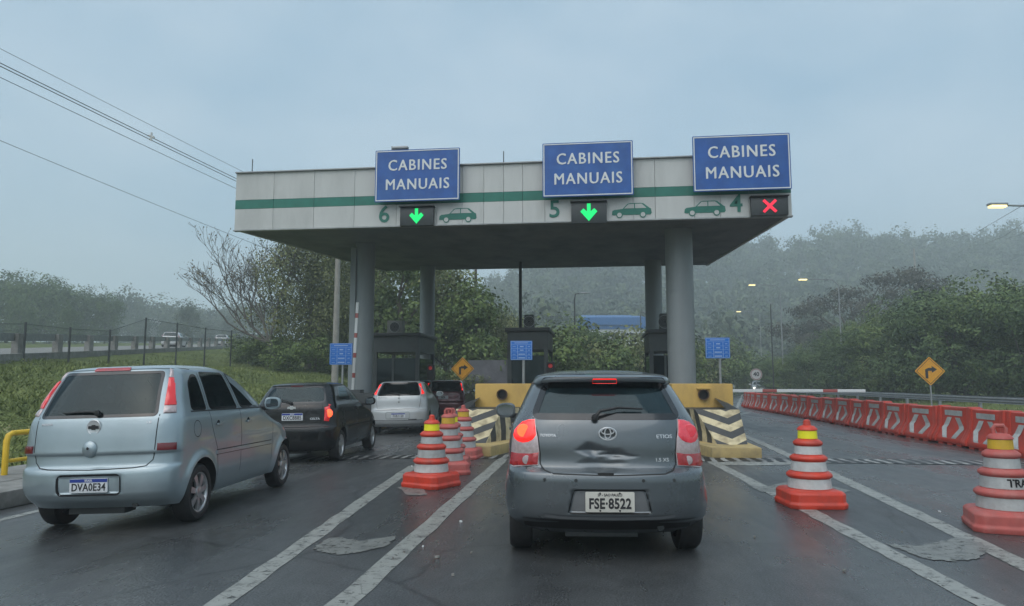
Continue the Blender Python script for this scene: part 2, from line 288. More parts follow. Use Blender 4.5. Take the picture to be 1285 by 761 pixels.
def boom_mat(name, axis):
    m = bpy.data.materials.new(name); m.use_nodes = True; t = m.node_tree; b = t.nodes['Principled BSDF']
    tc = node(t, 'ShaderNodeTexCoord'); s = node(t, 'ShaderNodeSeparateXYZ'); t.links.new(tc.outputs['Object'], s.inputs[0])
    dv = node(t, 'ShaderNodeMath', operation='MULTIPLY'); dv.inputs[1].default_value = 0.62; t.links.new(s.outputs[axis], dv.inputs[0])
    fr = node(t, 'ShaderNodeMath', operation='FRACT'); t.links.new(dv.outputs[0], fr.inputs[0]); gt = node(t, 'ShaderNodeMath', operation='GREATER_THAN'); gt.inputs[1].default_value = .76; t.links.new(fr.outputs[0], gt.inputs[0])
    mx = node(t, 'ShaderNodeMix', data_type='RGBA'); mx.inputs[6].default_value = (.62, .64, .64, 1); mx.inputs[7].default_value = (.34, .09, .08, 1); t.links.new(gt.outputs[0], mx.inputs[0]); t.links.new(mx.outputs[2], b.inputs['Base Color']); b.inputs['Roughness'].default_value = .4
    return m
M['boom'] = boom_mat('boom stripes', 0)
def grate_mat():
    m = bpy.data.materials.new('drain grating'); m.use_nodes = True; t = m.node_tree; b = t.nodes['Principled BSDF']
    tc = node(t, 'ShaderNodeTexCoord'); s = node(t, 'ShaderNodeSeparateXYZ'); t.links.new(tc.outputs['Object'], s.inputs[0])
    dv = node(t, 'ShaderNodeMath', operation='MULTIPLY_ADD'); dv.inputs[1].default_value = 4.6; t.links.new(s.outputs[0], dv.inputs[0])
    n = node(t, 'ShaderNodeTexNoise'); n.inputs['Scale'].default_value = 1.5; n.inputs['Detail'].default_value = 5; t.links.new(tc.outputs['Object'], n.inputs[0]); t.links.new(n.outputs[0], dv.inputs[2])
    fr = node(t, 'ShaderNodeMath', operation='FRACT'); t.links.new(dv.outputs[0], fr.inputs[0]); gt = node(t, 'ShaderNodeMath', operation='GREATER_THAN'); gt.inputs[1].default_value = .42; t.links.new(fr.outputs[0], gt.inputs[0])
    mx = node(t, 'ShaderNodeMix', data_type='RGBA'); mx.inputs[6].default_value = (.12, .12, .115, 1); mx.inputs[7].default_value = (.010, .010, .010, 1)
    rr = node(t, 'ShaderNodeValToRGB'); rr.color_ramp.elements[0].position = .4; rr.color_ramp.elements[0].color = (.10, .10, .10, 1); rr.color_ramp.elements[1].position = .62; rr.color_ramp.elements[1].color = (.30, .30, .28, 1); t.links.new(n.outputs[0], rr.inputs[0]); t.links.new(rr.outputs[0], mx.inputs[6])
    t.links.new(gt.outputs[0], mx.inputs[0]); t.links.new(mx.outputs[2], b.inputs['Base Color']); b.inputs['Roughness'].default_value = .5
    return m
M['grate'] = grate_mat()

# ------------------------------------------------------------------ object helpers
def thing(name, label, cat, loc=(0, 0, 0), rz=0.0, group=None):
    o = bpy.data.objects.new(name, None); COL.objects.link(o); o.empty_display_size = .2
    o.location = loc; o.rotation_euler = (0, 0, rz); o['label'] = label; o['category'] = cat
    if group: o['group'] = group
    return o
def tag(o, label, cat, group=None):
    o['label'] = label; o['category'] = cat
    if group: o['group'] = group
    return o
def kind(o, k): o['kind'] = k; return o
def link(name, me, m=None, parent=None, loc=None):
    o = bpy.data.objects.new(name, me); COL.objects.link(o)
    if m is not None:
        mi_ = [p.material_index for p in me.polygons]; me.materials.clear()
        for q in (m if isinstance(m, (list, tuple)) else [m]): me.materials.append(q)
        if isinstance(m, (list, tuple)): me.polygons.foreach_set('material_index', mi_)
    if parent is not None: o.parent = parent
    if loc is not None: o.location = loc
    return o
def copy_tree(o, parent=None, **kw):
    c = o.copy(); COL.objects.link(c)
    if parent is not None: c.parent = parent
    for ch in list(o.children): copy_tree(ch, c)
    return c
def place_copy(src, loc, rz, label, group=None, scale=None):
    c = copy_tree(src); c.location = loc; c.rotation_euler = (0, 0, rz); c['label'] = label
    if scale is not None: c.scale = scale if isinstance(scale, (tuple, list)) else (scale,) * 3
    if group: c['group'] = group
    return c

class MB:                                   # collects shapes, links them as ONE mesh object
    def __init__(s): s.v = []; s.f = []; s.mi = []
    def add(s, vs, fs, mi=0):
        o = len(s.v); s.v += [tuple(p) for p in vs]; s.f += [tuple(i + o for i in f) for f in fs]; s.mi += [mi] * len(fs); return s
    def box(s, c, d, rz=0.0, mi=0, rot=None):
        x, y, z = (q / 2 for q in d); R = rot if rot is not None else Matrix.Rotation(rz, 3, 'Z'); c = Vector(c)
        vs = [c + R @ Vector((sx * x, sy * y, sz * z)) for sz in (-1, 1) for sx, sy in ((-1, -1), (1, -1), (1, 1), (-1, 1))]
        return s.add(vs, [(3, 2, 1, 0), (4, 5, 6, 7), (0, 1, 5, 4), (1, 2, 6, 5), (2, 3, 7, 6), (3, 0, 4, 7)], mi)
    def prism(s, poly, fn, mi=0):           # fn(a, b, k) -> point; k = 0, 1 the two ends
        n = len(poly); vs = [fn(a, b, 0) for a, b in poly] + [fn(a, b, 1) for a, b in poly]
        return s.add(vs, [tuple(range(n))[::-1], tuple(range(n, 2 * n))] + [(i, (i + 1) % n, n + (i + 1) % n, n + i) for i in range(n)], mi)
    def tube(s, pts, r, n=8, mi=0, cap=True):
        pts = [Vector(p) for p in pts]; rs = r if isinstance(r, (list, tuple)) else [r] * len(pts); base = len(s.v)
        prev = None
        for i, p in enumerate(pts):
            d = (pts[min(i + 1, len(pts) - 1)] - pts[max(i - 1, 0)]).normalized()
            a = d.orthogonal().normalized() if prev is None else (prev - d * prev.dot(d)).normalized()
            prev = a; b = d.cross(a)
            for k in range(n): s.v.append(tuple(p + (a * math.cos(2 * math.pi * k / n) + b * math.sin(2 * math.pi * k / n)) * rs[i]))
        for i in range(len(pts) - 1):
            for k in range(n):
                s.f.append((base + i * n + k, base + i * n + (k + 1) % n, base + (i + 1) * n + (k + 1) % n, base + (i + 1) * n + k)); s.mi.append(mi)
        if cap:
            s.f.append(tuple(base + k for k in range(n))[::-1]); s.f.append(tuple(base + (len(pts) - 1) * n + k for k in range(n))); s.mi += [mi, mi]
        return s
    def lathe(s, prof, n=24, c=(0, 0, 0), axis='Z', mi=0, close=True):
        base = len(s.v); c = Vector(c)
        for r, h in prof:
            for k in range(n):
                a = 2 * math.pi * k / n; u, w = r * math.cos(a), r * math.sin(a)
                s.v.append(tuple(c + (Vector((u, w, h)) if axis == 'Z' else Vector((h, u, w)) if axis == 'X' else Vector((u, h, w)))))
        for i in range(len(prof) - 1):
            for k in range(n):
                s.f.append((base + i * n + k, base + i * n + (k + 1) % n, base + (i + 1) * n + (k + 1) % n, base + (i + 1) * n + k)); s.mi.append(mi)
        if close:
            s.f.append(tuple(base + k for k in range(n))[::-1]); s.f.append(tuple(base + (len(prof) - 1) * n + k for k in range(n))); s.mi += [mi, mi]
        return s
    def mesh(s, name, bevel=0.0, smooth=True, angle=35, seg=2):
        me = bpy.data.meshes.new(name); me.from_pydata(s.v, [], s.f)
        me.polygons.foreach_set('material_index', s.mi); me.update()
        bm = bmesh.new(); bm.from_mesh(me)
        bmesh.ops.recalc_face_normals(bm, faces=bm.faces)
        if bevel:
            ed = [e for e in bm.edges if len(e.link_faces) == 2 and e.calc_face_angle(0) > math.radians(30)]
            bmesh.ops.bevel(bm, geom=ed, offset=bevel, segments=seg, profile=.6, affect='EDGES', clamp_overlap=True)
        bm.to_mesh(me); bm.free()
        if smooth:
            me.polygons.foreach_set('use_smooth', [True] * len(me.polygons)); me.set_sharp_from_angle(angle=math.radians(angle))
        return me
    def build(s, name, m, parent=None, loc=None, bevel=0.0, smooth=True, angle=35, seg=2):
        return link(name, s.mesh(name, bevel, smooth, angle, seg), m, parent, loc)

def text_mesh(txt, size, extrude=0.004, weight=0.0, align='CENTER', spacing=1.0):
    cu = bpy.data.curves.new('lettering', 'FONT'); cu.body = txt; cu.size = size; cu.extrude = extrude; cu.offset = weight
    cu.align_x = align; cu.align_y = 'CENTER'; cu.space_character = spacing; cu.resolution_u = 3
    o = bpy.data.objects.new('lettering', cu); COL.objects.link(o)
    dg = bpy.context.evaluated_depsgraph_get(); dg.update()
    me = bpy.data.meshes.new_from_object(o.evaluated_get(dg)); bpy.data.objects.remove(o); bpy.data.curves.remove(cu)
    return me
FACE = Matrix.Rotation(math.pi / 2, 4, 'X')          # text that looks back at the approaching drivers (-Y)
def text(name, txt, size, m, parent, loc, stretch=1.0, stretch_z=1.0, rz=0.0, tilt=0.0, bold=0.0, **kw):
    me = text_mesh(txt, size, **kw)
    if bold:
        bm = bmesh.new(); bm.from_mesh(me); me2 = me.copy(); me2.transform(Matrix.Translation((bold, bold * .4, .0018))); bm.from_mesh(me2); bm.to_mesh(me); bm.free()
    me.transform(Matrix.Translation(loc) @ Matrix.Rotation(rz, 4, 'Z') @ Matrix.Rotation(tilt, 4, 'X') @ FACE @ Matrix.Diagonal((stretch, stretch_z, 1, 1)))
    return link(name, me, m, parent)
def flat_poly(mb, poly, y0, y1, mi=0): return mb.prism(poly, lambda a, b, k: Vector((a, y1 if k else y0, b)), mi)
def disc_poly(cx, cy, r, n=24, ry=None): return [(cx + r * math.cos(2 * math.pi * i / n), cy + (ry or r) * math.sin(2 * math.pi * i / n)) for i in range(n)]
def round_poly(pts, r, n=5):
    out = []; N = len(pts)
    for i in range(N):
        p0, p, p1 = Vector(pts[i - 1]), Vector(pts[i]), Vector(pts[(i + 1) % N]); a = (p0 - p); b = (p1 - p)
        q = min(r, a.length * .45, b.length * .45); A = p + a.normalized() * q; B = p + b.normalized() * q
        for k in range(n + 1):
            t = k / n; out.append(tuple(A * (1 - t) ** 2 + p * 2 * t * (1 - t) + B * t ** 2))
    return out

# ------------------------------------------------------------------ terrain
RD_A, RD_B = at(-220, HORIZON, 26.0), at(330, HORIZON, 165.0)        # centre line of the raised road on the left
RD_D = (RD_B - RD_A).to_2d(); RD_L = RD_D.length; RD_D.normalize(); RD_N = Vector((RD_D.y, -RD_D.x))   # towards us
def road2(X, Y):
    dx, dy = X - RD_A.x, Y - RD_A.y
    t = dx * RD_D.x + dy * RD_D.y; d = dx * RD_N.x + dy * RD_N.y
    e = 2.35 + 0.054 * np.clip(t, -60, 150) + 0.02 * np.maximum(t - 150, 0)
    return t, d, e
def sstep(a, b, x): q = np.clip((x - a) / (b - a), 0, 1); return q * q * (3 - 2 * q)
def terrain(X, Y):
    X = np.asarray(X, float); Y = np.asarray(Y, float)
    z = -0.03 * np.maximum(0, -X - 3.0) - 0.08
    bank = -0.14 + sstep(-9.0, -20.0, X) * 1.75 + 0.10 * np.sin(X * 1.3 + Y * .4) * sstep(-10, -14, X) + .021 * np.clip(Y - 15, 0, 60)
    z = np.where(X < -8.6, np.maximum(bank, z), z)
    t, d, e = road2(X, Y)
    w = np.clip((-X - 22) / (np.maximum(-X - 22, 0) + np.maximum(d - 5.5, 0.01)), 0, 1)
    emb = z * (1 - w) + (e - 0.15) * w
    z = np.where((X < -22), np.where(d > 5.5, emb, e - 0.15), z)
    # right verge, then the wooded hill
    z = np.where(X > 17.2, z + .25 * sstep(17.2, 22, X), z)
    return z
def ridge(px):
    return np.interp(px, [-400, 300, 480, 560, 620, 700, 800, 930, 1000, 1060, 1140, 1230, 1300, 1500, 2200], [4, 8, 12, 22, 46, 60, 62, 63, 66, 70, 69, 69, 74, 78, 70])
def hill(X, Y):
    xc = X * cR.x + Y * cR.y; zc = np.maximum(X * cF.x + Y * cF.y, 1); px = PW / 2 + FPX * xc / zc
    return -1.0 + (ridge(px) - 8) * sstep(150, 390, zc)
def grid_obj(name, xs, ys, fn, m):
    X, Y = np.meshgrid(xs, ys); Z = fn(X, Y); nx, ny = len(xs), len(ys)
    me = bpy.data.meshes.new(name); co = np.stack([X, Y, Z], -1).reshape(-1, 3)
    idx = np.arange(nx * ny).reshape(ny, nx); fs = np.stack([idx[:-1, :-1], idx[:-1, 1:], idx[1:, 1:], idx[1:, :-1]], -1).reshape(-1, 4)
    me.from_pydata(co.tolist(), [], fs.tolist()); me.polygons.foreach_set('use_smooth', [True] * len(me.polygons)); me.update()
    return link(name, me, m)
xs = np.concatenate([np.linspace(-690, -130, 16), np.linspace(-120, -44, 26), np.linspace(-42, -7.2, 60), [-7.0, 0, 9, 17.2], np.linspace(18, 60, 12), np.linspace(80, 690, 12)])
ys = np.concatenate([np.linspace(-690, -40, 10), np.linspace(-30, 130, 81), np.linspace(138, 300, 24), np.linspace(330, 690, 8)])
kind(grid_obj('ground', xs, ys, terrain, M['grass']), 'structure')

# carriageway: one sheet with the cross fall, widening after the plaza
rows = [-25, -10, 0, 5, 10, 15, 20, 30, 40, 55, 75, 95, 120, 150]
mb = MB()
for i, y in enumerate(rows):
    xr = 17.0 if y < 50 else 17.0 + (y - 50) * .16
    for x in (-7.35, -5, -3.0, 0, 3, 8, xr): mb.v.append((x, y, road_z(x)))
for i in range(len(rows) - 1):
    for k in range(6): mb.f.append((i * 7 + k, i * 7 + k + 1, i * 7 + 7 + k + 1, i * 7 + 7 + k)); mb.mi.append(0)
kind(mb.build('road', M['asphalt']), 'structure')

def marking(name, pts, m='line', dz=0.004):          # a painted patch, corner points measured on the road
    rng = random.Random(len(pts) * 7 + int(pts[0].x * 31)); q = []
    for a, b in zip(pts, pts[1:] + pts[:1]):
        for k in range(7):
            p = a.lerp(b, k / 7); q.append(p + Vector((rng.uniform(-.014, .014), rng.uniform(-.03, .03), 0)))
    pts = q
    mb = MB(); mb.add([(p.x, p.y, road_z(p.x) + dz) for p in pts], [tuple(range(len(pts)))]); return kind(mb.build(name, M[m]), 'structure')
def lane_line(name, a, b, w0, w1=None, n=24, seed=1, dz=0.004):
    rng = random.Random(seed); A, B = Vector(a), Vector(b); d = (B - A); nn = Vector((d.y, -d.x, 0)).normalized(); mb = MB()
    for i in range(n + 1):
        t = i / n; p = A.lerp(B, t); w = (w0 + ((w1 or w0) - w0) * t) / 2
        for s in (-1, 1):
            q = p + nn * (s * w + rng.uniform(-.012, .012)); mb.v.append((q.x, q.y, road_z(q.x) + dz))
        if i: k = 2 * i; mb.f.append((k - 2, k - 1, k + 1, k)); mb.mi.append(0)
    return kind(mb.build(name, M['line']), 'structure')
lane_line('lane_line', gnd(230, 790), gnd(519, 585), .17, .2, seed=1)
lane_line('lane_line', gnd(395, 790), gnd(636, 572), .19, .2, seed=2)
lane_line('lane_line', gnd(888, 577), gnd(1012, 640), .2, .2, seed=3)
lane_line('lane_line', gnd(1012, 640), gnd(1330, 806), .2, .18, seed=4)
lane_line('lane_line', gnd(925, 543), gnd(1045, 596), .2, .2, seed=5)
lane_line('lane_line', gnd(1045, 596), gnd(1380, 754), .2, .2, seed=6)
lane_line('lane_line', gnd(-60, 668), gnd(75, 635), .14, .14, seed=7)
lane_line('lane_line', at(921, 479, 33).to_2d().to_3d(), at(931, 479, 80).to_2d().to_3d(), .16, .16, seed=8)
lane_line('lane_line', at(917, 479, 30).to_2d().to_3d(), gnd(943, 517), .16, .16, seed=9)
def patch(pts, m='worn', seed=0, dz=0.006):
    return marking('worn_patch', [gnd(x, y) for x, y in pts], m, dz)
patch([(393, 690), (410, 677), (428, 675), (450, 680), (499, 673), (484, 687), (452, 694), (428, 697), (405, 694)])
patch([(1112, 683), (1150, 686), (1172, 682), (1205, 675), (1232, 683), (1243, 690), (1226, 703), (1198, 705), (1160, 702), (1140, 694)])
patch([(938, 609), (960, 612), (985, 606), (1045, 611), (1068, 617), (1050, 622), (985, 617), (955, 618)])
patch([(498, 613), (512, 609), (520, 603), (531, 612), (536, 622), (512, 622)])
patch([(893, 581), (940, 579), (1000, 580), (1002, 583), (950, 585), (902, 584)], 'line')
# drain across the lanes in front of the islands
g0 = gnd(900, 577); mb = MB()
xs_ = np.linspace(-6.9, 8.6, 60); rng = random.Random(5)
for i, x in enumerate(xs_):
    for s in (-1, 1): mb.v.append((x, g0.y + s * .36 + rng.uniform(-.02, .02), road_z(x) + .008))
    if i: k = 2 * i; mb.f.append((k - 2, k, k + 1, k - 1)); mb.mi.append(0)
kind(mb.build('road_drain', M['grate']), 'structure')
# little bits of litter and chippings
rng = random.Random(9)
for k in range(16):
    p = gnd(rng.choice([rng.uniform(360, 640), rng.uniform(940, 1180), rng.uniform(500, 620)]), rng.uniform(585, 735)); r_ = rng.uniform(.008, .02)
    mb = MB(); pts = [(p.x + r_ * rng.uniform(.6, 1.4) * math.cos(a), p.y + r_ * rng.uniform(.6, 1.3) * math.sin(a), road_z(p.x) + h) for h in (.004, .02) for a in (0, 1.2, 2.6, 3.9, 5.2)]
    mb.add(pts, [(4, 3, 2, 1, 0), (5, 6, 7, 8, 9)] + [(i, (i + 1) % 5, 5 + (i + 1) % 5, 5 + i) for i in range(5)])
    tag(mb.build('stone_chip', M['sign_white'] if k % 3 == 0 else M['concrete']), 'tiny pale stone chip lying loose on the wet asphalt', 'stone chip', 'stone chips on the asphalt')

# kerb and verge pavement on the left
mb = MB(); mb.box((-7.72, 25, -.02), (.74, 90, .22)); kind(mb.build('kerb', M['concrete'], bevel=.03), 'structure')
mb = MB(); mb.box((-8.75, 25, -.005), (1.3, 90, .2)); kind(mb.build('pavement', M['concrete'], bevel=.02), 'structure')

# raised road on the left
mb = MB(); ts = np.linspace(-30, 330, 60)
for i, t in enumerate(ts):
    for d in (-5.2, 5.2):
        x = RD_A.x + RD_D.x * t + RD_N.x * d; y = RD_A.y + RD_D.y * t + RD_N.y * d; mb.v.append((x, y, float(road2(x, y)[2])))
    if i: k = 2 * i; mb.f.append((k - 2, k - 1, k + 1, k)); mb.mi.append(0)
kind(mb.build('raised_road', M['concrete']), 'structure')
def rd_pt(t, d, h=0.0):
    x = RD_A.x + RD_D.x * t + RD_N.x * d; y = RD_A.y + RD_D.y * t + RD_N.y * d; return Vector((x, y, float(road2(x, y)[2]) + h))
g = thing('guard_rail', 'long pale crash rail on short posts along the raised road beyond the fence', 'guard rail', rd_pt(20, 5.0)); inv = -Vector(g.location)
mb = MB()
for h0, h1 in ((.62, .95),):
    pts = [rd_pt(t, 5.05) for t in np.linspace(-25, 220, 50)]
    for i in range(len(pts) - 1):
        a, b = pts[i] + inv, pts[i + 1] + inv
        mb.add([a + Vector((0, 0, h0)), b + Vector((0, 0, h0)), b + Vector((0, 0, h1)), a + Vector((0, 0, h1))], [(0, 1, 2, 3)])
mb.build('rail', M['steel'], g)
for k, t in enumerate(np.arange(-6, 150, 4.2)):
    mb = MB(); mb.box(rd_pt(t, 5.12, .45) + inv, (.3, .3, .95)); mb.build('post', M['concrete'], g)
# concrete edge wall of the raised road
mb = MB(); pts = [rd_pt(t, 5.45) for t in np.linspace(-25, 220, 50)]
for i in range(len(pts) - 1):
    a, b = pts[i], pts[i + 1]; mb.add([a + Vector((0, 0, -.9)), b + Vector((0, 0, -.9)), b + Vector((0, 0, .12)), a + Vector((0, 0, .12))], [(0, 1, 2, 3)])
    c = Vector((RD_N.x, RD_N.y, 0)) * -.3; mb.add([a + Vector((0, 0, .12)), b + Vector((0, 0, .12)), b + c + Vector((0, 0, .12)), a + c + Vector((0, 0, .12))], [(0, 1, 2, 3)])
tag(mb.build('edge_wall', M['concrete']), 'low concrete wall carrying the edge of the raised road', 'wall')

# ------------------------------------------------------------------ chain-link fence on the bank
FX = -23.3
fpx = [27, 84, 134.5, 179, 219, 255, 288, 316, 341, 363]
fys = []
for p in [-120, -40] + fpx:
    r = ray(p, HORIZON); fys.append(FX * r.y / r.x)
f = thing('wire_fence', 'tall see-through wire fence on dark posts along the grass bank', 'fence', (FX, fys[2], float(terrain(FX, fys[2])))); inv = -Vector(f.location)
FH = [1.5, 1.5, 1.55, 1.6, 1.65, 2.45, 2.45, 2.4, 2.35, 2.2, 2.1, 2.1]
for y, hh in zip(fys, FH):
    z = float(terrain(FX, y)); mb = MB(); mb.tube([Vector((FX, y, z - .2)) + inv, Vector((FX, y, z + hh)) + inv], .045, 6); mb.build('post', M['dark_steel'], f)
m = bpy.data.materials.new('wire mesh'); m.use_nodes = True; t = m.node_tree; t.nodes.clear(); o_ = node(t, 'ShaderNodeOutputMaterial'); mx_ = node(t, 'ShaderNodeMixShader'); tr_ = node(t, 'ShaderNodeBsdfTransparent'); df_ = node(t, 'ShaderNodeBsdfDiffuse'); df_.inputs[0].default_value = (.12, .13, .13, 1)
mx_.inputs[0].default_value = .10; t.links.new(tr_.outputs[0], mx_.inputs[1]); t.links.new(df_.outputs[0], mx_.inputs[2]); t.links.new(mx_.outputs[0], o_.inputs[0])
mb = MB()
for y0, y1, h0, h1 in zip(fys[:-1], fys[1:], FH[:-1], FH[1:]):
    z0, z1 = float(terrain(FX, y0)), float(terrain(FX, y1))
    mb.add([Vector((FX, y0, z0)) + inv, Vector((FX, y1, z1)) + inv, Vector((FX, y1, z1 + h1 - .08)) + inv, Vector((FX, y0, z0 + h0 - .08)) + inv], [(0, 1, 2, 3)])
mb.build('wire_mesh', m, f)
mb = MB(); mb.tube([Vector((FX, y, float(terrain(FX, y)) + hh - .07)) + inv for y, hh in zip(fys, FH)], .012, 5); mb.build('top_wire', M['dark_steel'], f)

# yellow tubular rail by the kerb
p = Vector((-8.62, 0, 0)); r = ray(6, 585); p.y = -8.62 * r.y / r.x
g = thing('pipe_rail', 'yellow bent pipe hand rail standing on the kerb beside the silver car', 'hand rail', (p.x, p.y, .09))
mb = MB(); H_ = .60
mb.tube([(0, 0, 0), (0, 0, H_ - .1), (0, .03, H_ - .03), (0, .1, H_), (.02, 2.6, H_), (.02, 2.67, H_ - .03), (.02, 2.7, H_ - .1), (.02, 2.7, 0)], .042, 10); mb.build('frame', M['rail_yellow'], g)
mb = MB(); mb.tube([(0, .03, .2), (.02, 2.67, .2)], .03, 8); mb.build('crossbar', M['rail_yellow'], g)

# ------------------------------------------------------------------ toll canopy
YF = 18.8
pl, pr = on_y(294, 289.5, YF), on_y(994, 270.5, YF)
Hb = (pl.z + pr.z) / 2; Ht = (on_y(294, 219.5, YF).z + on_y(994, 192, YF).z) / 2
XL, XR = pl.x, pr.x; DEP = 14.2; RISE = 1.02
can = thing('toll_canopy', 'flat grey toll plaza canopy with green stripe on round columns over the lanes', 'toll canopy', ((XL + XR) / 2, YF, 0))
cx = (XL + XR) / 2
def C(p): return Vector(p) - Vector((cx, YF, 0))
hw = (XR - XL) / 2
# roof body: front and end fascias hang as a deep edge, the soffit rises towards the back
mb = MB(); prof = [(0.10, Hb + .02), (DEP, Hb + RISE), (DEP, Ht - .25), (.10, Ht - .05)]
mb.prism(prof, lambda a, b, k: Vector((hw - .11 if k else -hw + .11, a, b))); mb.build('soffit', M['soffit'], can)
joint_px = [294, 342, 393, 444, 497, 548, 580, 607, 632, 656, 684, 738, 795, 823, 872, 905, 941, 994]
jx = [on_y(p, 290, YF).x - cx for p in joint_px]; jx[0], jx[-1] = -hw, hw
zs = [(Hb, Hb + .60), (Hb + .60, Hb + .86), (Hb + .86, Ht)]
for x0, x1 in zip(jx[:-1], jx[1:]):
    mb = MB()
    for k, (a, b) in enumerate(zs):
        mb.box(((x0 + x1) / 2, 0.04, (a + b) / 2), (x1 - x0 - .009, .10 if k != 1 else .104, b - a - .006), mi=1 if k == 1 else 0)
    mb.build('fascia_panel', [M['white_panel'], M['green']], can, smooth=False)
for s in (-1, 1):
    mb = MB(); mb.prism([(.10, Hb), (DEP, Hb + RISE - .04), (DEP, Ht - .24), (.10, Ht)], lambda a, b, k: Vector((s * (hw - .09 * k), a, b)))
    o = mb.build('end_fascia', M['white_panel'], can, smooth=False)
mb = MB(); mb.box((0, .02, Ht + .015), (2 * hw + .02, .2, .03)); mb.box((0, 0.02, Hb - .018), (2 * hw + .02, .16, .03)); mb.build('edge_trim', M['steel'], can)
def soff_z(Y): return Hb + RISE * (Y - YF - .1) / (DEP - .1)
def column(px, Y, d):
    r = ray(px, HORIZON); x = r.x / r.y * Y; mb = MB(); mb.tube([C((x, Y, 0)), C((x, Y, soff_z(Y) + .05))], d / 2, 32)
    for z in (1.2, 2.6, 4.0, 5.3): mb.tube([C((x, Y, z)), C((x, Y, z + .025))], d / 2 + .008, 32)
    mb.build('column', M['column'], can); return x
cl = column(455, 22.6, .64); cr_ = column(856, 21.0, .78); column(535, 31.0, .66); column(822.5, 30.2, .70)
# flat pilaster strip beside the left column
mb = MB(); mb.box(C((cl - .30, 22.45, 2.9)), (.18, .30, 5.8)); mb.build('column_duct', M['column'], can)
# numbers and little car marks on the fascia
for txt, px, py in (('6', 482, 270), ('5', 696, 263.5), ('4', 924, 256.5)):
    p = on_y(px, py, YF - .02); text('lane_number', txt, .66, M['green'], can, C(p), weight=.008, extrude=.006)
body = [(0, .10), (.01, .20), (.06, .235), (.27, .26), (.40, .40), (.47, .415), (.74, .415), (.80, .40), (.95, .27), (.985, .25), (1.0, .13), (.97, .09), (.03, .09)]
for pxa, pxb, py in ((551, 598, 281), (768, 818, 275.5), (859, 911, 272)):
    a, b = on_y(pxa, py, YF - .02), on_y(pxb, py, YF - .02); w = b.x - a.x; z0 = Hb + .045
    mb = MB(); flat_poly(mb, [(a.x - cx + u * w, z0 + v * w * .93) for u, v in body], -.022, -.012)
    for u in (.19, .78): flat_poly(mb, [(a.x - cx + q * w, z0 + r * w) for q, r in disc_poly(u, .085, .082)], -.026, -.018)
    flat_poly(mb, [(a.x - cx + u * w, z0 + v * w * .93) for u, v in [(.31, .27), (.42, .385), (.56, .39), (.56, .27)]], -.028, -.02, 1)
    flat_poly(mb, [(a.x - cx + u * w, z0 + v * w * .93) for u, v in [(.585, .27), (.585, .39), (.75, .39), (.87, .27)]], -.028, -.02, 1)
    for u in (.19, .78): flat_poly(mb, [(a.x - cx + q * w, z0 + r * w) for q, r in disc_poly(u, .085, .058)], -.032, -.02, 1)
    mb.build('car_pictogram', [M['green'], M['white_panel']], can, smooth=False)

# overhead signs
def overhead_sign(x0, x1, y0, y1, label):
    a, b = on_y(x0, y1, YF - .28), on_y(x1, y0, YF - .28)
    g = thing('overhead_sign', label, 'road sign', ((a.x + b.x) / 2, YF - .28, a.z), 0, 'blue signs on the canopy'); w, h = b.x - a.x, b.z - a.z
    h = (on_y((x0 + x1) / 2, y0, YF - .28).z - on_y((x0 + x1) / 2, y1, YF - .28).z)
    mb = MB(); mb.prism(round_poly([(-w / 2, 0), (w / 2, 0), (w / 2, h), (-w / 2, h)], .03), lambda p, q, k: Vector((p, .03 * k, q))); mb.build('panel', M['blue'], g)
    mb = MB(); o, i, t = .025, .065, .012
    for (u, v, du, dv) in ((0, o + .012, w - 2 * o, .026), (0, h - o - .012, w - 2 * o, .026)): mb.box((u, -.003, v), (du, .008, dv))
    for s in (-1, 1): mb.box((s * (w / 2 - o - .012), -.003, h / 2), (.026, .008, h - 2 * o - .052))
    mb.build('border', M['sign_white'], g, smooth=False)
    for txt, z in (('CABINES', .685), ('MANUAIS', .315)):
        text('lettering', txt, .405 * w / 2.3, M['sign_white'], g, (0.0, -.006, h * z), spacing=1.16, weight=0.0, stretch=.90, stretch_z=1.02, bold=.016)
    mb = MB()
    for s in (-1, 1): mb.box((s * w * .3, .14, h / 2), (.06, .2, h * .8))
    mb.build('bracket', M['steel'], g)
    return g
overhead_sign(470, 577, 189, 254, 'blue CABINES MANUAIS sign on the canopy above lane number 6')
overhead_sign(681, 794, 180, 248, 'blue CABINES MANUAIS sign on the canopy above lane number 5')
overhead_sign(870.5, 991, 171, 241, 'blue CABINES MANUAIS sign above number 4 and the red cross')
def lane_signal(x0, x1, y0, y1, sym, label):
    a, b = on_y(x0, y1, YF - .16), on_y(x1, y0, YF - .16); w, h = b.x - a.x, b.z - a.z
    g = thing('lane_signal', label, 'lane signal', ((a.x + b.x) / 2, YF - .16, a.z), 0, 'light boxes under the signs')
    mb = MB(); mb.box((0, .06, h / 2), (w, .17, h)); mb.build('housing', M['led_box'], g, bevel=.01)
    mb = MB(); mb.box((0, .012, h + .02), (w + .04, .24, .02))
    mb.build('hood', M['black'], g)
    mb = MB(); y0_, y1_ = -.045, -.028; c = h / 2
    if sym == 'arrow':
        s = h * .43; flat_poly(mb, [(-.2 * s, c + s), (.2 * s, c + s), (.2 * s, c + .12 * s), (.58 * s, c + .46 * s), (.92 * s, c + .12 * s), (0, c - .95 * s), (-.92 * s, c + .12 * s), (-.58 * s, c + .46 * s), (-.2 * s, c + .12 * s)], y0_, y1_)
        mb.build('arrow', M['led_green'], g, smooth=False)
    else:
        s = h * .40
        for q in (1, -1):
            R = Matrix.Rotation(q * math.radians(45), 3, 'Y'); mb.box((0, -.036 - .004 * q, c), (2.3 * s, .012, .38 * s), rot=R)
        mb.build('cross', M['led_red'], g, smooth=False)
lane_signal(502, 544, 260, 284, 'arrow', 'dark light box with green down arrow beside the number 6')
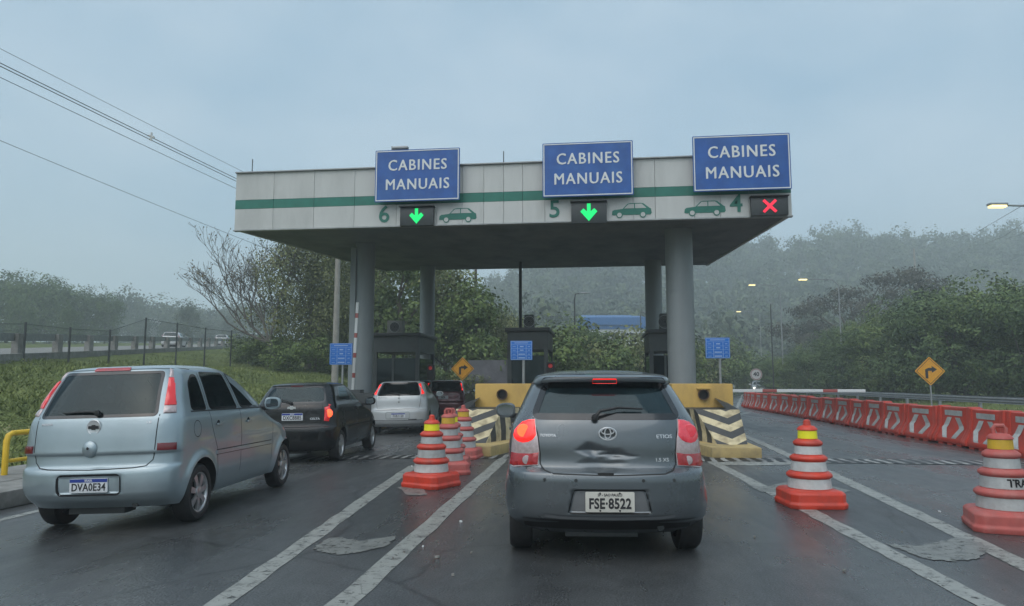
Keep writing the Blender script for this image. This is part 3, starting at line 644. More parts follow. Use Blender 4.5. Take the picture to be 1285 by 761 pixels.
lane_signal(717, 761, 253.5, 281, 'arrow', 'dark light box with green down arrow beside the number 5')
lane_signal(943, 988.5, 247, 271, 'cross', 'dark light box with red cross at the canopy corner')
# bits on the roof
for px, yt in ((317, 200), (632, 190), (652, 260)):
    p = on_y(px, yt, YF + .5); mb = MB(); mb.tube([(p.x, YF + .5, Ht - .3), (p.x, YF + .5, max(p.z, Ht + .3))], .014, 6)
    if px < 640: tag(mb.build('rod_antenna', M['dark_steel']), ('thin rod standing on the roof edge at the far left canopy corner' if px < 400 else 'thin rod standing on the roof edge between two blue signs'), 'antenna', 'rods on the canopy roof')
p = on_y(492, 186.5, YF + .2); g = thing('roof_lamp', 'small grey flood lamp on the roof above the sign over number 6', 'lamp', (p.x, YF + .2, Ht - .1))
mb = MB(); mb.tube([(0, 0, 0), (0, 0, p.z - Ht + .16)], .02, 8); mb.build('pole', M['steel'], g)
mb = MB(); mb.box((.24, 0, p.z - Ht + .1), (.46, .16, .07)); mb.build('lamp_head', M['steel'], g, bevel=.02)

# ------------------------------------------------------------------ islands: kerb, striped nose, yellow crash block
def isl_x(px, Z): return at(px, HORIZON, Z).x
def ypos(px, Z): return at(px, HORIZON, Z).y
def island(side, x_in_b, x_in_t, x_out, y0, x_block0, x_block1, label_k, label_n, label_b):
    """side +1: the inner (striped) flank is on the left of the nose; x_in at the foot / the top of the leaning front."""
    xo = x_out
    k = kind_k = MB(); pad = .10
    y_end = y0 + 14.0
    front = [(x_in_b - side * .22, y0 - .75), (xo + side * .12, y0 - .72)]
    poly = front + [(xo + side * .12, y_end), (x_block0 - side * .12, y_end), (x_block0 - side * .12, y0 + 2.0)]
    o = k.prism(poly, lambda a, b, q: Vector((a - (x_in_b + xo) / 2, b - y0, .20 if q else -.02))).build('island_kerb', M['kerb'], None, (((x_in_b + xo) / 2), y0, 0), bevel=.03)
    tag(o, label_k, 'kerb')
    cxn = (x_in_b + xo) / 2; g = thing('island_nose', label_n, 'crash nose', (cxn, y0, .20)); h = .66
    def P(x, y, z): return Vector((x - cxn, y - y0, z))
    xm_b, xm_t = (x_in_b * .55 + xo * .45), (x_in_t * .55 + xo * .45)
    ym = y0 - .12; yt = y0 + .75
    # leaning prow
    mb = MB(); vs = [P(x_in_b, y0, 0), P(xm_b, ym, 0), P(xo, y0, 0), P(x_in_t, yt, h), P(xm_t, yt - .12, h), P(xo, yt, h)]
    mb.add(vs, [(0, 1, 4, 3), (1, 2, 5, 4)]); mb.build('chevron_face', M['chevron'], g, smooth=False)
    mb = MB(); yb = y0 + 2.05; mb.add([P(x_in_b, y0, 0), P(x_in_t, yt, h), P(x_block0, yb, h), P(x_block0, yb, 0)], [(0, 1, 2, 3)])
    mb.build('striped_flank', M['bars'], g, smooth=False)
    mb = MB(); mb.add([P(xo, y0, 0), P(xo, yt, h), P(x_block1, yb, h), P(x_block1, yb, 0)], [(0, 1, 2, 3)]); mb.build('flank', M['kerb'], g, smooth=False)
    mb = MB(); mb.add([P(x_in_t, yt, h), P(xm_t, yt - .12, h), P(xo, yt, h), P(x_block1, yb, h), P(x_block0, yb, h)], [(0, 1, 2, 3, 4)])
    mb.add([P(xo, yt, h + .002), P(xo - side * .25, yt + .1, h + .002), P(xo - side * .3, yb, h + .22), P(xo, yb, h + .1)], [(0, 1, 2, 3)])
    mb.build('top_plate', M['dark_steel'], g, smooth=False)
    xb = (x_block0 + x_block1) / 2; wb = abs(x_block1 - x_block0)
    b = thing('crash_block', label_b, 'crash block', (xb, yb + .01, .2))
    mb = MB(); mb.box((0, .55, .60), (wb, 1.1, 1.2)); mb.build('block', M['yellow'], b, bevel=.035)
    mb = MB(); mb.lathe([(.105, -.09), (.125, -.09), (.125, .0), (.105, 0)], 24, (.02 * side, 0, .95), 'Y', close=False); mb.build('pipe', mat('rusty pipe', (.09, .05, .03), .8, noise=.4, nscale=20), b)
    mb = MB(); mb.lathe([(.106, -.005), (.0, -.005)], 24, (.02 * side, 0, .95), 'Y', close=False); mb.build('pipe_mouth', M['gap'], b)
    if side > 0: mb = MB(); mb.box((.02, -.045, 1.09), (.30, .09, .045)); mb.build('lintel', M['yellow'], b, bevel=.01)
    return yb
yR = ypos(915, 14.6); yM = ypos(600, 14.9)
island(1, isl_x(898, 14.6), isl_x(872, 15.3), isl_x(935, 14.6), yR, isl_x(842, 16.9), isl_x(916.5, 16.9), 'yellow kerb of the right-hand toll island past the grey hatchback', 'chevron striped concrete nose in front of the right yellow block', 'yellow crash block with hooded pipe hole behind the right striped nose')
island(-1, isl_x(610, 14.9), isl_x(630, 15.6), isl_x(563, 14.9), yM, isl_x(668.5, 17.1), isl_x(597, 17.1), 'yellow kerb of the middle toll island behind the cones', 'chevron striped concrete nose behind the four red cones', 'yellow crash block with pipe hole between lanes 6 and 5')
mb = MB(); mb.box((0, 6.5, .1), (1.1, 16, .22)); o = mb.build('island_kerb', M['kerb'], None, (cl - .15, 21.3, road_z(cl) ), bevel=.03); tag(o, 'yellow kerb of the left toll island under the left column', 'kerb')
def small_box(px, py0, py1, w, Z, name, label):
    p = at(px, py1, Z); h = at(px, py0, Z).z - p.z; mb = MB(); mb.box((0, 0, h / 2), (w, .3, h)); mb.box((0, -.153, h / 2), (w * .9, .01, h * .75)); tag(mb.build(name, M['dark_steel'], None, p, bevel=.01), label, 'box')
small_box(896, 483.5, 491, .29, 17.6, 'flood_lamp', 'small black lamp box on top of the right yellow crash block')
small_box(612, 481, 486, .25, 17.8, 'flood_lamp', 'small black lamp box on the yellow crash block between lanes 6 and 5')
mb = MB(); p = at(461, 505, 21.6); mb.box((0, 0, .5), (.5, .45, 1.0)); tag(mb.build('control_cabinet', M['booth_dark'], None, (p.x, p.y, .1), bevel=.02), 'dark steel cabinet at the foot of the left column', 'cabinet')

# tariff boards on posts
def board(px0, px1, py0, py1, Z, foot, label, tilt=0):
    a, b = at(px0, py1, Z), at(px1, py0, Z); w, h = (b - a).to_2d().length, b.z - a.z; c = (a + b) / 2
    fz = .2
    g = thing('tariff_sign', label, 'road sign', (c.x, c.y, fz), 0, 'small blue tariff boards'); z0 = a.z - fz
    mb = MB(); mb.tube([(.05, .03, foot - fz), (.05, .03, z0 + h * .9)], .032, 10); mb.build('pole', M['steel'], g)
    mb = MB(); mb.box((0, 0, z0 + h / 2), (w, .03, h)); mb.build('panel', M['info_blue'], g, bevel=.008)
    mb = MB(); t = .010
    for q in (0.03, .97): mb.box((0, -.017, z0 + h * q), (w * .94, .006, t))
    for q in (-.47, .47, -.17, .22): mb.box((w * q, -.0185, z0 + h * (.5 if abs(q) > .4 else .42)), (t, .006, h * (.94 if abs(q) > .4 else .76)))
    for q in (.8, .6, .42, .22): mb.box((0, -.0195, z0 + h * q), (w * .94, .004, t * .6))
    for r_, q in enumerate((.70, .51, .30, .11)):
        mb.box((.02 * w, -.019, z0 + h * q), (w * (.16 if r_ < 2 else .30), .006, h * .055)); mb.box((-.33 * w, -.019, z0 + h * q), (w * .14, .006, h * .022)); mb.box((.35 * w, -.019, z0 + h * q), (w * .10, .006, h * .03))
    mb.box((0, -.019, z0 + h * .89), (w * .62, .006, h * .035))
    mb.build('printed_rows', mat('printed rows', (.28, .40, .62), .5), g, smooth=False)
board(413, 443, 431, 458, 21.2, .2, 'small blue tariff board on a post left of the left column')
board(640.5, 668, 428, 452, 18.2, 1.39, 'small blue tariff board on a post above the middle yellow block')
board(886, 915, 424, 450, 18.2, 1.39, 'small blue tariff board right of the right column')

# toll booths
def booth(px0, px1, Z, top, label, ac_px, ac, dx=0):
    a, b = at(px0, HORIZON, Z), at(px1, HORIZON, Z); w = b.x - a.x; ztop = at((px0 + px1) / 2, top, Z).z
    g = thing('toll_booth', label, 'toll booth', ((a.x + b.x) / 2, a.y + 1.3, .2), 0, 'booths under the canopy'); H = ztop - .2; d = 2.6
    mb = MB(); mb.box((0, 0, .5), (w * .94, d, 1.0)); mb.box((0, 0, H - .42), (w * .94, d, .62))
    for sx in (-1, 1):
        for sy in (-1, 1): mb.box((sx * (w * .47 - .07), sy * (d / 2 - .07), H / 2), (.138, .138, H - .3))
    mb.box((-.12, -d / 2 + .05, 1.55), (.08, .08, 1.2)); mb.build('wall', M['booth'], g)
    mb = MB(); mb.box((0, 0, H - .06), (w * 1.04, d + .3, .13)); mb.build('roof', M['booth_dark'], g, bevel=.02)
    mb = MB(); mb.box((0, -d / 2 + .03, 1.55), (w * .9, .012, 1.16))
    mb.build('window', G_BOOTH, g, smooth=False)
    for s in (-1, 1):
        mb = MB(); mb.box((s * (w * .47 - .03), 0, 1.55), (.012, d * .9, 1.16)); mb.build('window', G_BOOTH, g, smooth=False)
    mb = MB(); mb.box((w * .1, .2, 1.1), (w * .5, .5, .3)); mb.box((-w * .22, -.5, 1.35), (.3, .1, .35)); mb.build('counter', M['ac'], g)
    # air conditioner on the roof: a thing of its own
    q = at(ac_px, HORIZON, Z + .8)
    u = thing('air_conditioner', ac[0], 'air conditioner', (q.x, q.y, ztop + .01)); s = ac[1]
    mb = MB(); mb.box((0, .2, s[1] / 2 + .03), (s[0], .4, s[1])); mb.box((0, .2, .02), (s[0] * .8, .3, .04)); mb.build('case', M['ac'] if ac[2] else M['booth'], u, bevel=.02)
    mb = MB(); mb.lathe([(s[1] * .36, -.02), (s[1] * .40, -.02), (s[1] * .40, 0), (s[1] * .36, 0)], 24, (0, -.001, s[1] / 2 + .03), 'Y', close=False)
    for k in range(3): mb.lathe([(s[1] * (.1 + .09 * k), -.012), (s[1] * (.115 + .09 * k), -.012)], 20, (0, -.001, s[1] / 2 + .03), 'Y', close=False)
    mb.build('fan_guard', M['steel'], u)
    mb = MB(); mb.lathe([(s[1] * .37, -.006), (.0, -.006)], 24, (0, 0, s[1] / 2 + .03), 'Y', close=False); mb.build('fan', M['gap'], u)
    return g
booth(466, 529, 27.5, 418.5, 'dark glazed toll booth between the left columns', 494, ('grey air conditioner with round fan on the left booth roof', (.62, .52), True))
booth(635, 690, 24.5, 412, 'dark glazed toll booth behind the middle blue tariff board', 664, ('dark upright box unit on the middle booth roof', (.34, .5), False))
booth(814, 866, 24.5, 414, 'dark glazed toll booth half hidden behind the right column', 836, ('dark box unit on the right booth roof beside the column', (.34, .6), False))
# awning of the left booth
p = at(566, 440, 27); 

# boom gates
a, b = at(900, 490.5, 20.3), at(1066, 491, 20.3)
g = thing('boom_gate', 'lowered red and white boom gate across lane 4', 'boom gate', (a.x, a.y, 0)); h = a.z
mb = MB(); mb.box((0, 0, .62), (.34, .34, .86)); mb.build('cabinet', M['dark_steel'], g, bevel=.02)
mb = MB(); mb.box((1.95, 0, h), ((b - a).length + .3, .05, .085)); mb.build('arm', M['boom'], g, bevel=.01)
p = at(443, HORIZON, 22.0); top = at(443, 378, 22.0).z
g = thing('boom_gate', 'raised red and white boom gate standing upright before the left column', 'boom gate', (p.x, p.y, .2))
mb = MB(); mb.box((.12, 0, .5), (.36, .36, 1.0)); mb.build('cabinet', M['dark_steel'], g, bevel=.02)
mb = MB(); mb.box((1.6, 0, 0), (3.3, .05, .09)); o = mb.build('arm', mat('boom stripes dense', (.6, .62, .62)), g, (0, 0, .9), bevel=.01); o.rotation_euler = (0, -math.pi / 2 + .03, 0); o.scale = ((top - .2 - .9) / 3.3, 1, 1)
m = boom_mat('boom stripes short', 0); m.node_tree.nodes['Math'].inputs[1].default_value = 1.4; o.data.materials[0] = m

# small traffic lights
def signal(px, py, Z, label):
    p = at(px, py, Z); g = thing('traffic_light', label, 'traffic light', (p.x, p.y, .2), 0, 'small traffic lights'); z = p.z - .2
    mb = MB(); mb.tube([(0, .05, 0), (0, .05, z - .2)], .04, 8); mb.build('pole', M['dark_steel'], g)
    mb = MB(); mb.box((0, 0, z - .1), (.26, .2, .56)); mb.build('housing', M['black'], g, bevel=.02)
    mb = MB(); mb.lathe([(.068, -.115), (.0, -.115)], 20, (0, 0, z + .05), 'Y', close=False); mb.build('lens', mat('signal red', (.20, .02, .02), .4, emit=(1, .05, .05), estr=.10), g)
    mb = MB(); mb.lathe([(.10, -.2), (.11, -.2), (.11, -.1), (.10, -.1)], 20, (0, 0, z + .05), 'Y', close=False); mb.build('visor', M['black'], g)
signal(541, 464, 26.5, 'small red traffic light right of the left booth'); signal(691, 461.5, 22.6, 'small red traffic light right of the middle booth')

# signs beyond the plaza
def diamond(px, py, half, Z, foot, label):
    p = at(px, py, Z); s = half * Z / FPX; g = thing('warning_sign', label, 'road sign', (p.x, p.y, foot), 0, 'yellow right turn signs'); z = p.z - foot
    mb = MB(); mb.tube([(0, .04, -.2), (0, .04, z)], .04, 8); mb.build('pole', M['steel'], g)
    mb = MB(); flat_poly(mb, round_poly([(0, z - s), (s, z), (0, z + s), (-s, z)], .06 * s), 0, .02); mb.build('panel', M['diamond'], g, smooth=False)
    mb = MB(); q = s * .9
    for k in range(4):
        a0 = math.pi / 2 * k; e0 = Vector((math.cos(a0), math.sin(a0))) * q; e1 = Vector((math.cos(a0 + math.pi / 2), math.sin(a0 + math.pi / 2))) * q; nrm = (e0 + e1).normalized() * s * .035
        flat_poly(mb, [tuple(e0 + Vector((0, z))), tuple(e1 + Vector((0, z))), tuple(e1 * .95 + Vector((0, z))), tuple(e0 * .95 + Vector((0, z)))], -.006, .002)
    mb.build('border', M['ink'], g, smooth=False)
    mb = MB(); u = s * .09
    flat_poly(mb, [(-.22 * s - u, z - .5 * s), (-.22 * s + u, z - .5 * s), (-.22 * s + u, z + .02 * s), (.12 * s, z + .02 * s), (.12 * s, z - .12 * s), (.46 * s, z + .12 * s), (.12 * s, z + .36 * s), (.12 * s, z + .22 * s), (-.1 * s, z + .22 * s), (-.22 * s - u, z + .12 * s)], -.008, .002)
    mb.build('arrow', M['ink'], g, smooth=False)
diamond(580.5, 463, 14.5, 39, .0, 'yellow diamond right turn sign behind the maroon car')
diamond(1167, 466, 18, 36, .1, 'yellow diamond right turn sign by the guard rail at the woods')
p = at(949, 470, 52); g = thing('speed_sign', 'round grey 40 speed limit sign before the dark trees', 'road sign', (p.x, p.y, 0))
mb = MB(); mb.tube([(0, .05, 0), (0, .05, p.z)], .045, 8); mb.build('pole', M['steel'], g)
mb = MB(); mb.lathe([(.42, 0), (.42, .03)], 32, (0, 0, p.z), 'Y'); mb.build('panel', M['sign_grey'], g)
mb = MB(); mb.lathe([(.335, -.006), (.40, -.006)], 32, (0, 0, p.z), 'Y', close=False); mb.build('ring', mat('faded ring', (.26, .16, .15), .5), g)
text('numerals', '40', .42, M['ink'], g, (0, -.012, p.z), weight=.01)

# ------------------------------------------------------------------ traffic cones
def make_cone(name, label, red, bands, loc, rz, scale=1.0, loop=False, txt=None):
    g = thing(name, label, 'traffic cone', loc, rz, 'tall banded road cones'); g.scale = (scale,) * 3
    q = .322; c = .07
    poly = [(-q + c, -q), (q - c, -q), (q, -q + c), (q, q - c), (q - c, q), (-q + c, q), (-q, q - c), (-q, -q + c)]
    mb = MB(); rings = [(1.04, .0), (1.06, .05), (1.0, .075), (1.0, .165), (.90, .195), (.72, .205)]
    for s, z in rings:
        for x, y in poly: mb.v.append((x * s, y * s, z))
    for i in range(len(rings) - 1):
        for k in range(8): mb.f.append((i * 8 + k, i * 8 + (k + 1) % 8, i * 8 + 8 + (k + 1) % 8, i * 8 + 8 + k)); mb.mi.append(0)
    mb.f.append(tuple(range(8))[::-1]); mb.f.append(tuple(range(40, 48))); mb.mi += [0, 0]
    mb.build('base', red, g, bevel=.012, angle=50)
    prof = [(.262, .19), (.262, .20), (.248, .205), (.235, .325), (.250, .335), (.262, .35), (.258, .375), (.225, .40), (.203, .405), (.192, .525), (.205, .535), (.215, .55), (.211, .573), (.18, .595), (.160, .60), (.149, .705), (.162, .713), (.170, .728), (.166, .75), (.135, .775), (.112, .785), (.106, .885), (.118, .89), (.116, .905), (.085, .935), (.05, .945)]
    mb = MB(); mb.lathe(prof, 36); mb.build('body', red, g, angle=60)
    for (z0, r0, z1, r1), m in zip(((.212, .249, .325, .2375), (.412, .2045, .522, .1945), (.607, .1615, .702, .1515), (.79, .1135, .883, .1085)), bands):
        mb = MB(); mb.lathe([(r0, z0), (r1, z1)], 36, close=False); mb.build('band', m, g)
    mb = MB()
    if loop: mb.tube([(-.05, 0, .93), (-.055, 0, .99), (-.035, 0, 1.02), (.035, 0, 1.02), (.055, 0, .99), (.05, 0, .93)], .022, 8); mb.build('handle', red, g)
    else: mb.lathe([(.052, .93), (.042, .975), (.04, 1.0), (.02, 1.015)], 16); mb.build('handle', red, g)
    if txt:
        me = text_mesh(txt, .105, extrude=.001, weight=.003, align='LEFT')
        for v in me.vertices:
            a = -math.pi / 2 - .05 + v.co.x / .2; z = .467 + v.co.y; r = .2045 - (z - .412) * .09 + .002
            v.co = (r * math.cos(a), r * math.sin(a), z)
        link('lettering', me, M['ink'], g)
    return g
B_ = M
make_cone('traffic_cone', 'bright orange-red cone with white bands and a yellow collar right of the grey hatchback', B_['red_cone'], [B_['band'], B_['band'], B_['band'], B_['band_yellow']], gnd(1017, 634), .10, .985)
make_cone('traffic_cone', 'faded pink cone with dull bands at the right edge, lettered TR', B_['pink_cone'], [B_['band_grey'], B_['band_grey'], B_['band_grey'], B_['band_ochre']], gnd(1263, 664), -.25, .99, True, 'TRA')
make_cone('traffic_cone', 'bright red cone with vivid yellow collar, nearest of the four before the middle island', B_['red_cone'], [B_['band'], B_['band_grey'], B_['band_grey'], B_['band_yellow']], gnd(541, 610), -.45, .97)
make_cone('traffic_cone', 'faded cone with loop handle standing close behind the front red cone', B_['pink_cone'], [B_['band_grey'], B_['band_grey'], B_['band_grey'], B_['band_ochre']], gnd(562, 594), .3, .99, True)
make_cone('traffic_cone', 'cone almost hidden behind the loop-handled faded cone', B_['pink_cone'], [B_['band_grey'], B_['band_grey'], B_['band_grey'], B_['band_yellow']], gnd(566, 586), .1, .96, True)
make_cone('traffic_cone', 'faded cone with thin top stub, last of the four before the middle island', B_['pink_cone'], [B_['band_grey'], B_['band_grey'], B_['band_grey'], B_['band_ochre']], gnd(581, 575), -.1, .99)

# ------------------------------------------------------------------ red water-filled barriers
BX = 8.25
def bar_y(px): r = ray(px, HORIZON); return BX * r.y / r.x
pxs = [1325, 1267, 1220, 1180, 1141, 1111, 1088, 1070, 1051, 1033, 1017, 1005, 994, 980, 967, 958, 950.5, 944, 939, 935]
bys = [bar_y(p) for p in pxs]
LEN = 1.5
def make_barrier():
    g = thing('water_barrier', '', 'plastic barrier', (0, 0, 0), 0, 'red plastic barriers in a row'); L_ = LEN - .03; H = .86
    prof = [(-.26, .04), (-.27, .10), (-.25, .16), (-.125, .42), (-.11, .84), (-.095, .86), (.095, .86), (.11, .84), (.125, .42), (.25, .16), (.27, .10), (.26, .04)]
    mb = MB(); mb.prism(prof, lambda a, b, k: Vector((a, (L_ / 2 - .14) if k else (-L_ / 2 + .14), b))); 
    for s in (-1, 1): mb.prism([(x * 1.12, z + (.02 if z > .8 else 0)) for x, z in prof], lambda a, b, k: Vector((a, s * L_ / 2 - s * (.15 if k else 0), b)))
    mb.build('shell', M['red_block'], g, bevel=.018)
    mb = MB()
    for y in (-.42, 0, .42): mb.box((0, y, .035), (.5, .22, .07))
    mb.build('foot', M['red_block'], g)
    def face(z): return -(np.interp(z, [.16, .42, .84], [.25, .125, .11])) - .006
    mb = MB(); mb.add([Vector((face(z), y, z)) for y, z in ((-.40, .66), (.40, .66), (.40, .78), (-.40, .78))], [(0, 1, 2, 3)]); mb.build('reflector', M['band_grey'], g, smooth=False)
    for s, m in ((1, M['band']), (-1, M['band_grey'])):           # the pair of arrowheads
        mb = MB(); pts = [(.10, .62), (.30, .62), (.50, .375), (.30, .13), (.10, .13), (.30, .375)]
        pts = [(s * a, b) for a, b in pts]
        mid = [(s * .07, .62), (s * .28, .62), (s * .50, .375), (s * .28, .375)]; low = [(s * .28, .375), (s * .50, .375), (s * .28, .13), (s * .07, .13)]
        for q in (mid, low):
            n = 4
            rows_ = []
            for i in range(n + 1):
                t = i / n; l_ = Vector(q[0]).lerp(Vector(q[3]), t); r_ = Vector(q[1]).lerp(Vector(q[2]), t); rows_.append([(l_.x, l_.y), (r_.x, r_.y)])
            vs = [Vector((face(z) - .002, y, z)) for rr in rows_ for y, z in rr]; mb.add(vs, [(2 * i, 2 * i + 1, 2 * i + 3, 2 * i + 2) for i in range(n)])
        mb.build('arrowhead', m, g, smooth=False)
    return g
ORD = ['first', 'second', 'third', 'fourth', 'fifth', 'sixth', 'seventh', 'eighth', 'ninth', 'tenth', 'eleventh', 'twelfth', 'thirteenth', 'fourteenth', 'fifteenth', 'sixteenth', 'seventeenth', 'eighteenth', 'nineteenth', 'twentieth']
proto = make_barrier(); rng = random.Random(4)
for i in range(len(bys) - 1):
    y0, y1 = bys[i], bys[i + 1]
    lab = f'red plastic barrier with arrowheads, {ORD[i]} of the row from the end by the pink cone'
    o = proto if i == 0 else copy_tree(proto)
    o['label'] = lab; o.location = (BX + rng.uniform(-.03, .03), (y0 + y1) / 2, 0); o.rotation_euler = (0, 0, rng.uniform(-.025, .025)); o.scale = (1, min(1.35, (y1 - y0) / LEN), rng.uniform(.97, 1.02))

# guard rail on the right verge
g = thing('guard_rail', 'grey steel guard rail in front of the woods on the right', 'guard rail', (17.6, 30, 0)); mb = MB()
yy = np.linspace(-6, 40, 24)
wave = [(-.03, .48), (-.0, .52), (-.05, .56), (-.05, .60), (0, .64), (-.05, .68), (-.05, .72), (0, .76), (-.03, .80)]
for i in range(len(yy) - 1):
    for (x0, z0), (x1, z1) in zip(wave[:-1], wave[1:]): mb.add([(x0 - .1, yy[i], z0), (x0 - .1, yy[i + 1], z0), (x1 - .1, yy[i + 1], z1), (x1 - .1, yy[i], z1)], [(0, 1, 2, 3)])
mb.build('rail', M['steel'], g)
for y in np.arange(-6, 40, 4):
    mb = MB(); mb.box((0, y, .36), (.12, .14, .8)); mb.build('post', M['steel'], g)

# ------------------------------------------------------------------ cars
def pchip(xs, ys):
    x = np.array(xs, float); y = np.array(ys, float); h = np.diff(x); d = np.diff(y) / h; m = np.zeros_like(y)
    m[0], m[-1] = d[0], d[-1]
    for i in range(1, len(x) - 1):
        if d[i - 1] * d[i] > 0:
            w1, w2 = 2 * h[i] + h[i - 1], h[i] + 2 * h[i - 1]; m[i] = (w1 + w2) / (w1 / d[i - 1] + w2 / d[i])
    def f(q):
        q = np.clip(np.asarray(q, float), x[0], x[-1]); i = np.clip(np.searchsorted(x, q, 'right') - 1, 0, len(x) - 2)
        t = (q - x[i]) / h[i]; t2, t3 = t * t, t * t * t
        return (2 * t3 - 3 * t2 + 1) * y[i] + (t3 - 2 * t2 + t) * h[i] * m[i] + (-2 * t3 + 3 * t2) * y[i + 1] + (t3 - t2) * h[i] * m[i + 1]
    return f
class Shape:
    """A car body as stacked plan outlines: rear cap, flank, front cap for every height z."""
    def __init__(s, rear, front, width, cr=.45, cf=.75, n=2.7, m=2.4, wheels=(.62, 3.08), r=.29, arch=.345, flare=.018, dent=None):
        s.YR = pchip(*zip(*rear)); s.YF = pchip(*zip(*front)); s.W = pchip(*zip(*width)); s.cr0, s.cf0, s.n, s.m = cr, cf, n, m
        s.zmin, s.zmax = width[0][0], width[-1][0]; s.wh = wheels; s.r = r; s.arch = arch; s.flare = flare; s.dent = dent; s.knots = sorted(set([k[0] for k in rear] + [k[0] for k in width]))
    def par(s, z):
        yr, yf, w = s.YR(z), s.YF(z), s.W(z); L_ = np.maximum(yf - yr, .01); return yr, yf, w, np.minimum(s.cr0, .45 * L_), np.minimum(s.cf0, .45 * L_)
    def fl(s, y, z):
        o = 0
        for yc in s.wh:
            d = np.sqrt((y - yc) ** 2 + (z - s.r) ** 2); o = o + s.flare * np.exp(-((d - s.arch) / .07) ** 2)
        return o
    def rear(s, x, z):
        yr, yf, w, cr, cf = s.par(z); t = np.clip(np.abs(x) / w, 0, .9995); y = yr + cr * (1 - (1 - t ** s.n) ** (1 / s.n))
        if s.dent is not None: y = y + s.dent(x, z)
        return np.stack([x + 0 * y, y, z + 0 * y], -1)
    def front(s, x, z):
        yr, yf, w, cr, cf = s.par(z); t = np.clip(np.abs(x) / w, 0, .9995); y = yf - cf * (1 - (1 - t ** s.m) ** (1 / s.m)); return np.stack([x + 0 * y, y, z + 0 * y], -1)
    def side(s, y, z, g=1):
        yr, yf, w, cr, cf = s.par(z); a = np.clip(1 - (y - yr) / cr, 0, 1); b = np.clip(1 - (yf - y) / cf, 0, 1)
        x = w * (1 - a ** s.n) ** (1 / s.n) * (1 - b ** s.m) ** (1 / s.m) + s.fl(y, z); return np.stack([g * x, y + 0 * x, z + 0 * x], -1)
    def corner(s, u, z, g=1):
        yr, yf, w, cr, cf = s.par(z); ph = np.clip(u, 0, 1) * math.pi / 2; e = 2 / s.n
        y = yr + cr * (1 - np.cos(ph) ** e); x = w * np.sin(ph) ** e; y2 = yr + cr + (u - 1)
        yy = np.where(u <= 1, y, y2); x = np.where(u <= 1, x, w) + s.fl(yy, z) * sstep(.3, .8, u); return np.stack([g * x, yy, z + 0 * x], -1)
    def ux(s, x, z): w = float(s.W(z)); return math.asin(min(1, (abs(x) / w)) ** (s.n / 2)) / (math.pi / 2)
    def uy(s, y, z):
        yr, yf, w, cr, cf = (float(q) for q in s.par(z)); q = (y - yr) / cr
        return 1 + y - yr - cr if q >= 1 else math.acos(max(0, 1 - q) ** (s.n / 2)) / (math.pi / 2)
    def cpoly(s, pts): return [((s.ux(a, z) if k == 'x' else s.uy(a, z)), z) for k, a, z in pts]

def inside(P, poly):
    x, y = P; n = len(poly); r = np.zeros(np.shape(x), bool); j = n - 1
    for i in range(n):
        xi, yi = poly[i]; xj, yj = poly[j]
        c = ((yi > y) != (yj > y)) & (x < (xj - xi) * (y - yi) / (yj - yi + 1e-12) + xi); r ^= c; j = i
    return r
def normals(fn, a, b, C0=np.array([0, 1.9, .7])):
    e = 2e-3; da = fn(a + e, b) - fn(a - e, b); db = fn(a, b + e) - fn(a, b - e); n = np.cross(da, db); n /= np.linalg.norm(n, axis=-1, keepdims=True) + 1e-9
    P = fn(a, b); c = np.broadcast_to(C0, P.shape).copy(); c[:, 1] = np.clip(P[:, 1], 1.0, 2.8); s = np.sign(np.sum(n * (P - c), -1, keepdims=True)); return P, n * np.where(s == 0, 1, s)
def patch_obj(name, poly, fn, m, parent, off=.003, thick=.008, step=.05, bulge=0.0):
    bm = bmesh.new(); vs = [bm.verts.new((a, b, 0)) for a, b in poly]; f = bm.faces.new(vs)
    if f.calc_area() <= 0: bm.free(); return None
    A = [p[0] for p in poly]; B = [p[1] for p in poly]
    for axis, lo, hi in ((0, min(A), max(A)), (1, min(B), max(B))):
        k = math.ceil(lo / step + 1e-6)
        while k * step < hi - 1e-6:
            co = Vector((0, 0, 0)); co[axis] = k * step; no = Vector((0, 0, 0)); no[axis] = 1
            bmesh.ops.bisect_plane(bm, geom=bm.verts[:] + bm.edges[:] + bm.faces[:], plane_co=co, plane_no=no); k += 1
    bmesh.ops.triangulate(bm, faces=[q for q in bm.faces if len(q.verts) > 4])
    bm.verts.ensure_lookup_table(); bm.verts.index_update()
    a = np.array([v.co.x for v in bm.verts]); b = np.array([v.co.y for v in bm.verts]); P, N = normals(fn, a, b)
    bnd = np.array([v.is_boundary for v in bm.verts]); Q = P + N * (off + (bulge * (~bnd))[:, None])
    faces = [[v.index for v in q.verts] for q in bm.faces]; edges = [(e.verts[0].index, e.verts[1].index) for e in bm.edges if e.is_boundary]
    bm.free(); V_ = Q.tolist(); nv = len(V_)
    if thick:
        V_ += (P - N * (thick - off)).tolist(); faces += [[i, j, j + nv, i + nv] for i, j in edges]
    me = bpy.data.meshes.new(name); me.from_pydata(V_, [], faces); me.update()
    bm = bmesh.new(); bm.from_mesh(me)
    q = [v for v in bm.verts if not v.link_faces]; bmesh.ops.delete(bm, geom=q, context='VERTS')
    bm.faces.ensure_lookup_table(); bmesh.ops.recalc_face_normals(bm, faces=bm.faces); bm.faces.ensure_lookup_table()
    if Vector(N[faces[0][0]]).dot(bm.faces[0].normal) < 0: bmesh.ops.reverse_faces(bm, faces=bm.faces)
    bm.to_mesh(me); bm.free()
    me.polygons.foreach_set('use_smooth', [True] * len(me.polygons)); me.set_sharp_from_angle(angle=math.radians(50))
    return link(name, me, m, parent)
